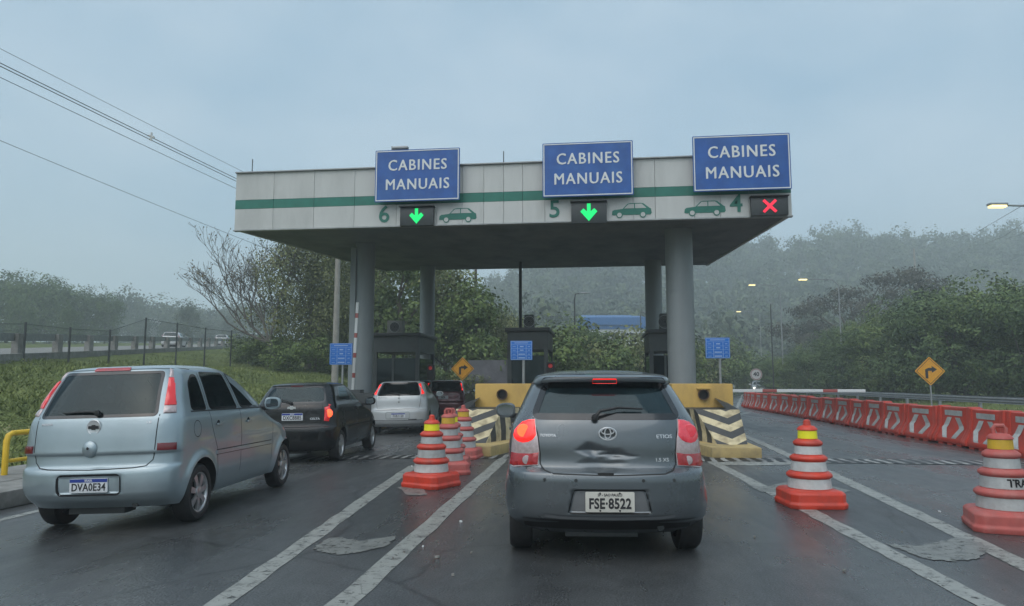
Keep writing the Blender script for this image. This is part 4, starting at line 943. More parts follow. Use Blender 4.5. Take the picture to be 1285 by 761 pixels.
def strip_into(mb, path, width, fn, off, closed=False, step=.03, depth=0.0):
    pts = []; n = len(path)
    for i in range(n if closed else n - 1):
        a, b = np.array(path[i]), np.array(path[(i + 1) % n]); k = max(1, int(np.linalg.norm(b - a) / step))
        pts += [a + (b - a) * j / k for j in range(k)]
    if not closed: pts.append(np.array(path[-1], float))
    pts = np.array(pts); d = (np.roll(pts, -1, 0) - np.roll(pts, 1, 0)) if closed else np.gradient(pts, axis=0)
    d /= np.linalg.norm(d, axis=1, keepdims=True) + 1e-9; nr = np.stack([d[:, 1], -d[:, 0]], 1)
    o = len(mb.v)
    for s in (-1, 1):
        q = pts + nr * s * width / 2; P, N = normals(fn, q[:, 0], q[:, 1]); mb.v += [tuple(p) for p in (P + N * off)]
    L_ = len(pts)
    for i in range(L_ if closed else L_ - 1):
        j = (i + 1) % L_; mb.f.append((o + i, o + j, o + L_ + j, o + L_ + i)); mb.mi.append(0)
def mirror(poly): return [(-a, b) for a, b in poly][::-1]

def body_mesh(S, holes_rear, holes_side, hole_front, nz=86, nc=22, ns=110, nf=16, arches=True):
    z = np.unique(np.concatenate([np.linspace(S.zmin, S.zmax - .02, nz), np.linspace(S.zmax - .12, S.zmax, 12), np.array(S.knots)])); z = np.sort(z); z = z[np.concatenate([[True], np.diff(z) > .004])]
    uc = 1 - (1 - np.linspace(0, 1, nc)) ** 1.0; nR = len(z)
    yr, yf, w, cr, cf = S.par(z); ph = uc * math.pi / 2; e, e2 = 2 / S.n, 2 / S.m
    X = np.zeros((nR, 2 * 0 + nc + ns + nf)); Y = np.zeros_like(X)
    X[:, :nc] = w[:, None] * np.sin(ph) ** e; Y[:, :nc] = yr[:, None] + cr[:, None] * (1 - np.maximum(np.cos(ph), 0) ** e)
    t = np.linspace(0, 1, ns + 2)[1:-1]; Y[:, nc:nc + ns] = (yr + cr)[:, None] * (1 - t) + (yf - cf)[:, None] * t; X[:, nc:nc + ns] = w[:, None]
    pf = np.linspace(1, 0, nf) * math.pi / 2; X[:, nc + ns:] = w[:, None] * np.maximum(np.sin(pf), 0) ** e2; Y[:, nc + ns:] = yf[:, None] - cf[:, None] * (1 - np.maximum(np.cos(pf), 0) ** e2)
    Zc = np.repeat(z[:, None], X.shape[1], 1); U = np.concatenate([uc, np.full(ns, 1.5), np.full(nf, 2.0)])
    X = X + S.fl(Y, Zc) * sstep(.3, .8, U)[None, :] * (U < 2)[None, :]
    if S.dent is not None: 
        pass
    # full ring: right half then mirrored left half (shared centre columns)
    nH = X.shape[1]
    Xf = np.concatenate([X, -X[:, -2:0:-1]], 1); Yf = np.concatenate([Y, Y[:, -2:0:-1]], 1); Zf = np.concatenate([Zc, Zc[:, -2:0:-1]], 1); Uf = np.concatenate([U, U[-2:0:-1]])
    if S.dent is not None: Yf = Yf + np.where(Uf[None, :] <= 1, S.dent(Xf, Zf), 0)
    P = np.stack([Xf, Yf, Zf], -1); nC = P.shape[1]
    cx = (P[:-1] + P[1:] + np.roll(P, -1, 1)[:-1] + np.roll(P, -1, 1)[1:]) / 4; uf = np.broadcast_to((Uf + np.roll(Uf, -1)) / 2, cx.shape[:2])
    rem = np.zeros(cx.shape[:2], bool)
    for poly in holes_rear: rem |= inside((cx[..., 0], cx[..., 2]), poly) & (uf < .95)
    for poly in holes_side: rem |= inside((cx[..., 1], cx[..., 2]), poly) & (uf > .55) & (uf < 1.9)
    for poly in hole_front: rem |= inside((cx[..., 0], cx[..., 2]), poly) & (uf > 1.7)
    arch = np.zeros_like(rem)
    if arches:
        for yc in S.wh: arch |= (np.hypot(cx[..., 1] - yc, cx[..., 2] - S.r) < S.arch) & (np.abs(cx[..., 0]) > .5)
        for yc in S.wh:                        # pull the edge vertices on to the arch circle
            d = np.hypot(P[..., 1] - yc, P[..., 2] - S.r)
            near = np.zeros(P.shape[:2], bool)
            for i in (0, 1):
                for j in (0, 1):
                    a = np.zeros(P.shape[:2], bool); a[i:nR - 1 + i, :] = arch; near |= np.roll(a, j, 1)
            near &= ((d < S.arch + .03) & (d > S.arch - .03)) & (np.abs(P[..., 0]) > .5) & (Uf[None, :] > .4)
            k = S.arch / np.maximum(d, 1e-6); y2 = yc + (P[..., 1] - yc) * k; z2 = np.maximum(S.r + (P[..., 2] - S.r) * k, S.zmin); q = S.side(y2, z2)
            sg = np.sign(P[..., 0])[..., None] * np.array([1, 0, 0]) + np.array([0, 1, 1]); P = np.where(near[..., None], q * sg, P)
    rem |= arch
    idx = np.arange(nR * nC).reshape(nR, nC); A = idx[:-1]; B = np.roll(idx, -1, 1)[:-1]; Cq = np.roll(idx, -1, 1)[1:]; D = idx[1:]
    F = np.stack([A, B, Cq, D], -1)[~rem]
    me = bpy.data.meshes.new('body'); fl = F.tolist() + [idx[-1].tolist()]
    me.from_pydata(P.reshape(-1, 3).tolist(), [], fl); me.update()
    bm = bmesh.new(); bm.from_mesh(me); bmesh.ops.delete(bm, geom=[v for v in bm.verts if not v.link_faces], context='VERTS'); bmesh.ops.remove_doubles(bm, verts=bm.verts, dist=1e-4)
    bm.to_mesh(me); bm.free()
    me.polygons.foreach_set('use_smooth', [True] * len(me.polygons)); me.set_sharp_from_angle(angle=math.radians(48))
    return me

def make_wheel(parent, x, y, r, side, style='alloy', rim_r=None, detail=True, width=.185):
    rr = rim_r or r * .66; s = side; n = 40 if detail else 18
    mb = MB(); w = width; o = x - s * w                       # x = outer face
    prof = [(rr, 0), (rr + .015, .012), (r - .03, .010), (r - .008, -.012), (r, -.035), (r, -w + .035), (r - .008, -w + .012), (r - .04, -w), (rr, -w)]
    mb.lathe([(a, s * b) for a, b in prof], n, (0, 0, 0), 'X', close=False)
    t = mb.build('wheel', M['rubber'], parent, (x, y, r))
    mb = MB(); mb.lathe([(rr + .002, -s * .0), (rr - .012, -s * .004), (rr - .022, -s * .02), (rr - .026, -s * .10)], n, axis='X', close=False)
    if style.startswith('alloy'):
        k = int(style[5:] or 6)
        for i in range(k):
            a = 2 * math.pi * i / k + .2; u = Vector((0, math.cos(a), math.sin(a))); v = Vector((0, -math.sin(a), math.cos(a)))
            pr = [(.03, .030, -.012), (rr * .55, .026, -.004), (rr - .012, .036, -.010)]
            vs = []
            for q, hw_, h in pr:
                for g, dx in ((-1, 0), (1, 0), (1, -.022), (-1, -.022)): vs.append(u * q + v * (g * hw_) + Vector((s * (h + dx), 0, 0)))
            fs = []
            for j in range(2):
                for e in range(4): fs.append((4 * j + e, 4 * j + (e + 1) % 4, 4 * j + 4 + (e + 1) % 4, 4 * j + 4 + e))
            mb.add(vs, fs)
        mb.lathe([(.055, -s * .015), (.055, -s * .002), (.03, s * .003), (0.001, s * .003)], 20, axis='X', close=False)
    else:
        mb.lathe([(rr - .012, -s * .006), (rr * .75, s * .004), (rr * .4, -s * .006), (.05, s * .004), (0.001, s * .006)], n, axis='X', close=False)
    mb.build('rim', M['alloy'] if style != 'dark' else M['dark_steel'], t)
    mb = MB(); mb.lathe([(rr - .02, -s * .06), (.001, -s * .06)], 24, axis='X', close=False); mb.lathe([(.11, -s * .05), (.11, -s * .056)], 20, axis='X', close=False); mb.build('brake_disc', M['under'], t)
    return t

def build_car(c, loc, rz, roll=0.0):
    S = c['shape']; g = thing(c['name'], c['label'], 'car', loc, rz); g.rotation_euler = (0, roll, rz)
    if c.get('group'): g['group'] = c['group']
    det = c.get('detail', True); pm = c['paint']
    rw = c.get('rear_win'); fw = c.get('front_win'); sw = c.get('side_wins', [])
    rwf = (rw + [(-a, b) for a, b in rw[::-1]]) if rw else None; fwf = (fw + [(-a, b) for a, b in fw[::-1]]) if fw else None
    rwf = round_poly(rwf, c.get('win_r', .06)) if rwf else None; fwf = round_poly(fwf, .07) if fwf else None; sw = [round_poly(p, .04) for p in sw]
    me = body_mesh(S, [rwf] if rwf else [], sw, [fwf] if fwf else [], **(c.get('grid', dict(nc=48, nz=120)) if det else dict(nz=44, nc=12, ns=56, nf=10)))
    body = link('body', me, pm, g); st = .05 if det else .12
    gm = c.get('glass', G_TINT)
    if rwf:
        w_ = patch_obj('rear_window', rwf, S.rear, gm, g, off=-.001, thick=0, step=st)
        mb = MB(); strip_into(mb, rwf, c.get('frit_w', .035), S.rear, .002, True); mb.build('rear_window_seal', M['frit'], g)
    if fwf: patch_obj('windscreen', fwf, S.front, c.get('wind_glass', G_CLEAR), g, off=-.001, thick=0, step=st)
    for s in (1, -1):
        fn = lambda a, b, s=s: S.side(a, b, s)
        for p in sw:
            patch_obj('side_window', p, fn, c.get('side_glass', gm), g, off=-.001, thick=0, step=st)
        mb = MB()
        for p in sw: strip_into(mb, p, .026, fn, .0015, True)
        if sw: mb.build('window_seal', c.get('seal', M['frit']), g)
        if c.get('gaps_side'):
            mb = MB()
            for p in c['gaps_side']: strip_into(mb, p, .008, fn, .0012)
            mb.build('door_seam', M['gap'], g)
        for p in c.get('mould', []): patch_obj('side_moulding', p, fn, c.get('mould_mat', pm), g, off=.010, thick=.012)
        for y, z in c.get('handles', []):
            mb = MB(); P, N = normals(fn, np.array([y]), np.array([z])); P, N = Vector(P[0]), Vector(N[0]); ax = Vector((0, 1, 0))
            mb.lathe([(.0, 0), (.042, 0.0), (.045, .002)], 16, (0, 0, 0), 'X', close=False); mb.box((.022, 0, .0), (.016, .13, .026)); 
            me_ = mb.mesh('door_handle', .005); R = Matrix.Rotation(math.pi if s < 0 else 0, 4, 'Z'); me_.transform(Matrix.Translation(P) @ R); link('door_handle', me_, c.get('handle_mat', pm), g)
        for nm, pts, m, bl in c.get('corner', []): patch_obj(nm, S.cpoly(pts), lambda a, b, s=s: S.corner(a, b, s), (m[0] if s < 0 else m[1]) if isinstance(m, tuple) else m, g, off=.006 if nm == 'lamp_lens' else .011, thick=.018, step=.035, bulge=bl)
        # arch liner
        if det or c.get('liner', True):
            for yc in S.wh:
                mb = MB(); n = 20; o = len(mb.v)
                for i in range(n + 1):
                    a = math.pi * (-.12 + 1.24 * i / n); y = yc + (S.arch + .004) * math.cos(a); z = max(S.zmin, S.r + (S.arch + .004) * math.sin(a)); xx = float(S.side(np.array(y), np.array(z))[0]) - .004
                    mb.v += [(s * xx, y, z), (s * .45, y, z)]
                    if i: k = o + 2 * i; mb.f.append((k - 2, k - 1, k + 1, k)); mb.mi.append(0)
                mb.add([(s * .46, yc - .4, S.zmin), (s * .46, yc + .4, S.zmin), (s * .46, yc + .4, .66), (s * .46, yc - .4, .66)], [(0, 1, 2, 3)])
                mb.build('wheel_well', M['under'], g)
        for yc in S.wh:
            make_wheel(g, s * (c.get('track', .80)), yc, S.r, s, c.get('wheel', 'alloy6'), c.get('rim_r'), det)
        if c.get('mirror'):
            my, mz, mx = c['mirror']; me_ = bpy.data.meshes.new('mirror'); bm = bmesh.new(); bmesh.ops.create_icosphere(bm, subdivisions=3, radius=1)
            for v in bm.verts:
                q = v.co; f_ = lambda t: math.copysign(abs(t) ** .72, t); v.co = Vector((f_(q.x) * .115, f_(q.y) * .07 if q.y > 0 else max(f_(q.y) * .07, -.035), f_(q.z) * .082 * (1 - .12 * q.x)))
            bm.to_mesh(me_); bm.free(); me_.polygons.foreach_set('use_smooth', [True] * len(me_.polygons)); me_.set_sharp_from_angle(angle=math.radians(40)); me_.transform(Matrix.Translation((s * mx, my, mz)) @ Matrix.Diagonal((s, 1, 1, 1)))
            if s < 0: me_.flip_normals()
            mo = link('door_mirror', me_, c.get('mirror_mat', pm), g)
            mb = MB(); mb.box((s * (mx - .12), my + .02, mz - .06), (.14, .07, .05)); mb.build('mirror_mount', M['black'], mo, bevel=.01)
            mb = MB(); mb.prism(round_poly([(mx - .09, mz - .055), (mx + .088, mz - .05), (mx + .082, mz + .052), (mx - .085, mz + .06)], .055), lambda a, b, k: Vector((s * a, my - .036 - .003 * k, b))); mb.build('mirror_glass', mat('mirror glass', (.30, .32, .33), .05, 1.0), mo)
    # seams, rear lamps on the tailgate, underside
    if c.get('gaps_rear'):
        mb = MB()
        for p in c['gaps_rear']:
            strip_into(mb, p, .009, S.rear, .0012); strip_into(mb, [(-a, b) for a, b in p], .009, S.rear, .0012)
        mb.build('tailgate_seam', M['gap'], g)
    for nm, poly, m, off in c.get('rear_patches', []): patch_obj(nm, poly, S.rear, m, g, off=off, thick=off + .006, step=st)
    y0, y1 = S.wh; ln = float(S.YF(.5))
    mb = MB(); mb.box((0, ln / 2 + .08, .30), (1.25, ln - .55, .16)); mb.box((0, .42, .36), (1.1, .5, .14)); mb.tube([(-.6, y0, S.r), (.6, y0, S.r)], .05, 10); mb.build('underbody', M['under'], g)
    if det:
        mb = MB(); mb.tube([(.42, .14, .27), (.42, .6, .27)], .028, 12); mb.lathe([(.028, .139), (.022, .139), (.022, .30)], 12, (.42, 0, .27), 'Y', close=False); mb.box((-.05, .36, .25), (.6, .22, .16)); mb.build('exhaust', M['dark_steel'], g, bevel=.008)
    # cabin
    ys = c.get('seat_y', (.95, 1.75)); hz = c.get('seat_z', (.98, 1.02)); sm = c.get('seat_mat', M['seat'])
    for k, (y, ht) in enumerate(zip(ys, hz)):
        xs_ = ((-.36,), (.36,)) if k else ((-.34, 0, .34),)
        for grp in xs_:
            cxs = sum(grp) / len(grp); wd_ = .48 if k else 1.2
            mb = MB(); R = Matrix.Rotation(math.radians(12), 3, 'X'); mb.box((cxs, y, (.45 + ht) / 2), (wd_, .13, ht - .42), rot=R); mb.box((cxs, y + .3, .5), (wd_, .5, .16)); st_ = mb.build('seat', sm, g, bevel=.03)
            for hx in grp:
                mb = MB(); mb.box((hx, y - .07, ht + .12), (.23, .09, .15)); mb.tube([(hx - .05, y - .06, ht - .05), (hx - .05, y - .07, ht + .1)], .008, 6); mb.tube([(hx + .05, y - .06, ht - .05), (hx + .05, y - .07, ht + .1)], .008, 6); mb.build('head_rest', sm, st_, bevel=.025)
    mb = MB(); mb.box((0, y1 - .62, .82), (1.3, .4, .22)); mb.lathe([(.175, -.015), (.19, 0), (.175, .015), (.16, 0), (.175, -.015)], 24, (-.36, y1 - .95, .93), 'Y', close=False); mb.box((0, y0 + 1.3, .40), (1.3, 2.6, .06)); mb.build('dashboard', M['seat'], g, bevel=.02)
    return g, S
def plate_at(g, S, x, z, w, h, mat_, txt, size, top=None, top_txt=None, band=None, gy=.004, ttop=.0, weight=.006, stretch=.82, bolts=True):
    y = float(S.rear(np.array(x), np.array(z))[1]) - gy
    mb = MB(); mb.prism(round_poly([(x - w / 2, z - h / 2), (x + w / 2, z - h / 2), (x + w / 2, z + h / 2), (x - w / 2, z + h / 2)], .012), lambda a, b, k: Vector((a, y - .008 * k, b))); p = mb.build('licence_plate', mat_, g, bevel=.0015)
    text('lettering', txt, size, M['ink'], p, (x, y - .0095, z - h * (.10 if top_txt or band else 0) - ttop), weight=weight, stretch=stretch, extrude=.001, spacing=1.05)
    if band:
        mb = MB(); mb.box((x, y - .0085, z + h * .5 - .02), (w * .985, .003, .032)); mb.build('plate_band', band, p)
    if top_txt: text('lettering', top_txt, .030, M['ink'] if not band else M['sign_white'], p, (x, y - .0105, z + h * .5 - (.024 if not band else .02)), weight=.0005, extrude=.0006, stretch=.9)
    if bolts and not band:
        for sx in (-1, 1):
            for sz in (-1, 1): mb = MB(); mb.lathe([(.008, 0), (.001, -.002)], 10, (x + sx * w * .20, y - .009, z + sz * (h * .5 - .012)), 'Y', close=False); mb.build('bolt', M['ink'], p)
    return p
def rear_pt(S, x, z, off=.004):
    P, N = normals(S.rear, np.array([x]), np.array([z])); return Vector(P[0] + N[0] * off), Vector(N[0])
def badge_text(g, S, txt, x, z, size, m=None, stretch=1.3, **kw):
    P, N = rear_pt(S, x, z, .003); tilt = -math.atan2(N.z, -N.y); rz_ = math.atan2(N.x, -N.y)
    return text('badge', txt, size, m or M['chrome'], g, P, stretch=stretch, rz=rz_, tilt=tilt, extrude=.0025, weight=.0008, **kw)
def wiper(g, S, pts, m=None):
    P = [rear_pt(S, x, z, o)[0] for x, z, o in pts]; mb = MB(); mb.tube(P, [.016, .013, .010, .007][:len(P)] if len(P) <= 4 else .01, 8)
    mb.lathe([(.03, 0), (.028, -.03), (.001, -.034)], 14, P[0] + Vector((0, .012, 0)), 'Y', close=False); mb.build('rear_wiper', M['black'], g)

# --- dark grey hatchback ahead of us
def dent(x, z):
    x = np.asarray(x); z = np.asarray(z); u, v = x + .055, z - .825
    py = lambda uu, vv, au, av, d, sk=0.0: np.maximum(0, 1 - (np.abs(uu + sk * vv) / au + np.abs(vv) / av)) * d       # folded sheet-metal facets
    a = py(u + .07, v - .045, .15, .075, .050, .5); r1 = py(u - .10, v - .015, .13, .055, .042, -.6)
    r2 = py(u + .0, v + .055, .22, .095, .034); b = py(u - .02, v - .0, .05, .09, -.018, .8); c_ = py(u - .19, v + .0, .16, .022, .016)
    return a + r1 + r2 + b + c_ + .022 * sstep(.335, .318, np.abs(x) + .16 * (z - .39)) * sstep(.388, .405, z) * sstep(.582, .562, z)
et = Shape(rear=[(.20, .25), (.28, .12), (.34, .03), (.40, .01), (.50, 0), (.62, .0), (.69, .012), (.715, .05), (.74, .09), (.80, .105), (.90, .11), (1.0, .125), (1.08, .145), (1.12, .165), (1.16, .195), (1.25, .275), (1.36, .375), (1.398, .415), (1.412, .33), (1.45, .315), (1.475, .37), (1.50, .62), (1.525, 1.05), (1.54, 1.7)],
           front=[(.20, 3.62), (.34, 3.74), (.5, 3.77), (.67, 3.74), (.8, 3.6), (.9, 3.3), (1.0, 2.85), (1.08, 2.7), (1.25, 2.42), (1.4, 2.1), (1.475, 1.97), (1.525, 1.85), (1.54, 1.72)],
           width=[(.20, .74), (.28, .79), (.34, .815), (.42, .828), (.55, .832), (.70, .826), (.85, .825), (.95, .818), (1.05, .797), (1.12, .765), (1.18, .735), (1.3, .68), (1.4, .628), (1.45, .60), (1.475, .57), (1.50, .49), (1.525, .34), (1.54, .02)],
           cr=.42, n=2.9, wheels=(.64, 3.10), r=.295, arch=.35, dent=dent)
grey = paint('gunmetal paint', (0.118, 0.134, 0.144), .6, .30)
lampR = lambda pts: pts
c = dict(name='hatchback', label='dark grey hatchback with dented tailgate and brake lamps lit, directly ahead in lane 5', shape=et, paint=grey, glass=G_GREY, side_glass=G_DARK, wind_glass=G_CLEAR,
         rear_win=[(.605, 1.135), (.505, 1.392)], win_r=.05, frit_w=.05, front_win=[(.60, 1.06), (.52, 1.42)],
         side_wins=[[(.72, 1.15), (1.00, 1.14), (1.02, 1.42), (.86, 1.40)], [(1.06, 1.14), (1.75, 1.12), (1.72, 1.45), (1.08, 1.43)], [(1.84, 1.12), (2.56, 1.10), (2.3, 1.32), (2.02, 1.44), (1.82, 1.45)]],
         gaps_side=[[(1.80, .38), (1.80, 1.48)], [(1.05, .75), (1.0, 1.12), (1.04, 1.46)], [(2.75, .4), (2.7, 1.05)]], handles=[(1.2, .98), (1.98, .97)], handle_mat=grey,
         corner=[('lamp_lens', [('x', .592, 1.112), ('x', .65, 1.106), ('x', .70, 1.088), ('x', .757, 1.03), ('x', .786, .95), ('x', .798, .83), ('x', .806, .73), ('x', .775, .722), ('x', .57, .748), ('x', .560, .85), ('x', .572, .96), ('x', .588, 1.06)], M['lens_rose'], .003),
                 ('tail_lamp', [('x', .597, 1.106), ('x', .65, 1.101), ('x', .699, 1.083), ('x', .754, 1.028), ('x', .775, .98), ('x', .762, .95), ('x', .735, .93), ('x', .695, .922), ('x', .65, .93), ('x', .612, .95), ('x', .586, .985), ('x', .592, 1.05)], (M['tail_on'], M['tail_pink']), .007),
                 ('tail_lamp_lower', [('x', .565, .850), ('x', .64, .838), ('x', .72, .835), ('x', .794, .838), ('x', .802, .734), ('x', .775, .727), ('x', .574, .752)], M['tail_red'], .006)],
         gaps_rear=[[(.615, 1.125), (.575, 1.0), (.555, .84), (.555, .76), (.52, .715), (.45, .695), (0, .685)]],
         rear_patches=[('spoiler_face', round_poly([(-.545, 1.405), (.545, 1.405), (.52, 1.455), (-.52, 1.455)], .02), M['frit'], .004),
                       ('brake_lamp', round_poly([(-.105, 1.410), (.105, 1.410), (.10, 1.446), (-.10, 1.446)], .008), M['tail_on'], .012)],
         grid=dict(nc=84, nz=150), track=.805, wheel='dark', mirror=(2.47, 1.10, .93), mirror_mat=grey, seat_y=(1.0, 1.8), seat_z=(1.0, 1.04))
p = at(763.5, HORIZON, 5.86); RZ = YAW - math.atan(27 / FPX)
g, S = build_car(c, (p.x, p.y, 0), RZ); g.scale = (1, 1, 1.02)
plate_at(g, S, 0, .482, .392, .156, M['plate'], 'FSE·8522', .110, top_txt='SP - SAO PAULO', weight=.0035, stretch=.80, ttop=.0, gy=.006)
# recess around the plate: a framed shallow tray
mb = MB(); rc = [(-.335, .392), (.335, .392), (.285, .575), (-.285, .575)]
strip_into(mb, round_poly(rc, .03), .010, S.rear, .002, True); mb.build('plate_recess_edge', M['gap'], g)
patch_obj('plate_recess', round_poly([(-.315, .402), (.315, .402), (.27, .565), (-.27, .565)], .03), S.rear, mat('recess grey', (.17, .175, .18), .45, .3, coat=.4), g, off=.0015, thick=0)
mb = MB(); strip_into(mb, [(-.52, .375), (-.40, .362), (0, .356), (.40, .362), (.52, .375)], .022, S.rear, .010); mb.build('bumper_lip', mat('lip grey', (.16, .17, .18), .3, .5, coat=.6), g)
mb = MB(); strip_into(mb, [(-.70, .30), (0, .29), (.70, .30)], .09, S.rear, .006); mb.build('bumper_skirt', M['black'], g)
for s in (-1, 1):
    P, N = rear_pt(S, .684 * s, 1.015, .020); mb = MB(); mb.lathe([(.055, 0), (.05, -.012), (.001, -.016)], 20, P, 'Y', close=False); mb.build('lamp_bulb', M['tail_hot'] if s < 0 else M['tail_pink'], g)
    P, N = rear_pt(S, .66 * s, .785, .012); mb = MB(); mb.lathe([(.038, 0), (.034, -.008), (.001, -.012)], 20, P, 'Y', close=False); mb.build('reverse_lamp', M['lens_rose'], g)
    P, N = rear_pt(S, .27 * s, .655, .001)
    for xx in (.27, .52):
        P, N = rear_pt(S, xx * s, .648, .002); mb = MB(); mb.lathe([(.014, 0), (.012, -.003), (.001, -.003)], 14, P, 'Y', close=False); mb.build('parking_sensor', M['dark_steel'], g)
# oval emblem: outer ring with two crossed inner ovals
P, N = rear_pt(S, 0, 1.0, .006); mb = MB()
def oval(mb, cx, cz, rx, rz_, t, y): 
    n = 32
    mb.tube([Vector((cx + rx * math.cos(2 * math.pi * i / n), y, cz + rz_ * math.sin(2 * math.pi * i / n))) for i in range(n + 1)], t, 6, cap=False)
oval(mb, 0, P.z, .070, .048, .0075, P.y); oval(mb, 0, P.z + .004, .024, .043, .006, P.y - .002); oval(mb, 0, P.z + .020, .052, .024, .006, P.y - .001); o = mb.build('emblem', M['chrome'], g)
mb = MB(); mb.prism(disc_poly(0, P.z, .068, 28, .046), lambda a, b, k: Vector((a, P.y + .006 - .004 * k, b))); mb.build('emblem_back', M['dark_steel'], g)
badge_text(g, S, 'TOYOTA', -.49, .985, .030, stretch=1.1); badge_text(g, S, 'ETIOS', .465, .978, .042, stretch=1.25); badge_text(g, S, '1.5 XS', .44, .795, .038, stretch=1.15)
wiper(g, S, [(-.10, 1.115, .03), (-.06, 1.15, .05), (.10, 1.185, .035), (.30, 1.182, .025)])
P, N = rear_pt(S, -.03, .70, .004); mb = MB(); mb.box((-.03, P.y - .004, .69), (.13, .02, .03)); mb.build('tailgate_grip', M['gap'], g, bevel=.005)

# --- silver compact van
me_S = Shape(rear=[(.24, .18), (.34, .05), (.40, .01), (.50, 0), (.58, .005), (.625, .02), (.65, .05), (.70, .06), (.755, .065), (.78, .045), (.83, .05), (.95, .065), (1.10, .095), (1.14, .115), (1.20, .145), (1.35, .225), (1.50, .32), (1.57, .365), (1.60, .39), (1.63, .50), (1.655, .90), (1.665, 1.6)],
             front=[(.24, 3.92), (.34, 4.02), (.5, 4.05), (.7, 4.0), (.85, 3.8), (.95, 3.45), (1.02, 3.25), (1.14, 3.05), (1.35, 2.72), (1.5, 2.42), (1.6, 2.15), (1.63, 2.02), (1.655, 1.85), (1.665, 1.65)],
             width=[(.24, .76), (.30, .79), (.38, .815), (.5, .836), (.70, .842), (.82, .848), (.9, .844), (1.0, .838), (1.08, .828), (1.13, .812), (1.2, .785), (1.35, .732), (1.5, .672), (1.57, .635), (1.6, .605), (1.63, .53), (1.655, .36), (1.665, .02)],
             cr=.36, n=3.4, wheels=(.72, 3.35), r=.30, arch=.36, flare=.034, dent=lambda x, z: .026 * sstep(.335, .31, np.abs(x)) * sstep(.385, .41, z) * sstep(.58, .55, z))
silver = paint('silver blue paint', (0.33, 0.40, 0.43), .55, .36, amt=.12)
c = dict(name='compact_van', label='silver compact van with tinted rear window and clean silver flank, nearest car in lane 6', shape=me_S, paint=silver, glass=G_DARK, side_glass=G_TINT,
         rear_win=[(.615, 1.135), (.54, 1.565)], win_r=.035, frit_w=.03, front_win=[(.66, 1.12), (.55, 1.56)],
         side_wins=[[(.56, 1.17), (.90, 1.165), (.905, 1.53), (.80, 1.53), (.66, 1.44)], [(1.00, 1.165), (1.74, 1.155), (1.60, 1.555), (1.02, 1.56)], [(1.86, 1.155), (2.72, 1.145), (2.46, 1.36), (2.06, 1.535), (1.72, 1.555)], [(2.78, 1.145), (2.94, 1.14), (2.72, 1.29)]],
         gaps_side=[[(1.16, .42), (1.12, .72), (1.05, .82), (.98, .98), (.945, 1.16), (.965, 1.56)], [(1.80, .40), (1.80, 1.14), (1.665, 1.575)], [(2.86, .42), (2.90, 1.12)]], handles=[(1.14, .985), (2.02, .975)], handle_mat=silver,
         mould=[[(1.10, .655), (2.84, .635), (2.84, .675), (1.10, .695)]], mould_mat=silver,
         corner=[('tail_lamp', [('x', .60, 1.50), ('y', .465, 1.50), ('y', .32, 1.225), ('x', .657, 1.225)], M['tail_bright'], .012),
                 ('lamp_lens', [('x', .562, 1.60), ('y', .53, 1.59), ('y', .467, 1.505), ('x', .598, 1.505)], M['lens_rose'], .010),
                 ('lamp_lens', [('x', .658, 1.22), ('y', .318, 1.22), ('y', .275, 1.145), ('x', .672, 1.145)], M['lens_rose'], .010),
                 ('side_reflector', [('x', .66, .86), ('y', .21, .855), ('y', .205, .785), ('x', .66, .79)], M['tail_dark'], .003)],
         gaps_rear=[[(.645, 1.14), (.645, 1.05), (.64, .80), (.62, .70), (.56, .645), (.45, .632), (0, .622)]],
         rear_patches=[('brake_lamp', round_poly([(-.20, 1.585), (.20, 1.585), (.19, 1.613), (-.19, 1.613)], .008), M['tail_red'], .012)],
         track=.825, wheel='alloy7', rim_r=.205, mirror=(2.62, 1.17, .945), mirror_mat=silver, seat_y=(1.05, 2.0), seat_z=(1.06, 1.10))
RZm = YAW - math.atan(32.5 / FPX); ax_ = Vector((0, 0, 0)); pm_ = Vector((0, 0, CAM_H)) + cR * -3.354 + cF * 7.71
off = Matrix.Rotation(RZm, 3, 'Z') @ Vector((.80, .72, 0)); q = pm_ - off
q = q + cF * .22
g, S = build_car(c, (q.x, q.y, road_z(q.x)), RZm, roll=-.030); g.scale = (.965, .965, 1.02)
plate_at(g, S, .0, .475, .40, .135, M['plate_white'], 'DVA0E34', .100, band=M['plate_blue'], top_txt='BRASIL', weight=.002, stretch=.86, ttop=.004)
mb = MB(); rc = round_poly([(-.33, .385), (.33, .385), (.33, .575), (-.33, .575)], .05); strip_into(mb, rc, .016, S.rear, .004, True); mb.build('plate_recess_edge', silver, g)
P, N = rear_pt(S, 0, 1.03, .005); mb = MB(); mb.lathe([(.001, -.004), (.062, -.003), (.070, -.006), (.076, 0)], 28, P, 'Y', close=False); mb.build('emblem_ring', M['chrome'], g)
bow = [(-.055, -.014), (-.018, -.014), (-.018, -.024), (.018, -.024), (.018, -.014), (.055, -.014), (.050, .014), (.018, .014), (.018, .024), (-.018, .024), (-.018, .014), (-.050, .014)]
mb = MB(); flat_poly(mb, [(P.x + a, P.z + b) for a, b in bow], P.y - .012, P.y - .003); mb.build('emblem', M['ink'], g)
P, N = rear_pt(S, -.02, .80, .004); mb = MB(); mb.lathe([(.001, -.03), (.05, -.022), (.075, -.006), (.08, .004)], 24, P + Vector((0, 0, .02)), 'Y', close=False); mb.build('tailgate_handle', silver, g)
mb = MB(); mb.lathe([(.014, -.034), (.001, -.036)], 12, P + Vector((0, 0, .03)), 'Y', close=False); mb.build('lock', M['ink'], g)
badge_text(g, S, 'MERIVA', -.52, 1.065, .034, stretch=1.15); badge_text(g, S, '1.8', .56, 1.065, .034)
fn = lambda a, b: S.side(a, b, 1)
for z0 in (.652, .702): mb = MB(); strip_into(mb, [(1.10, z0), (2.84, z0 - .02)], .009, fn, .002); mb.build('moulding_seam', M['gap'], g)
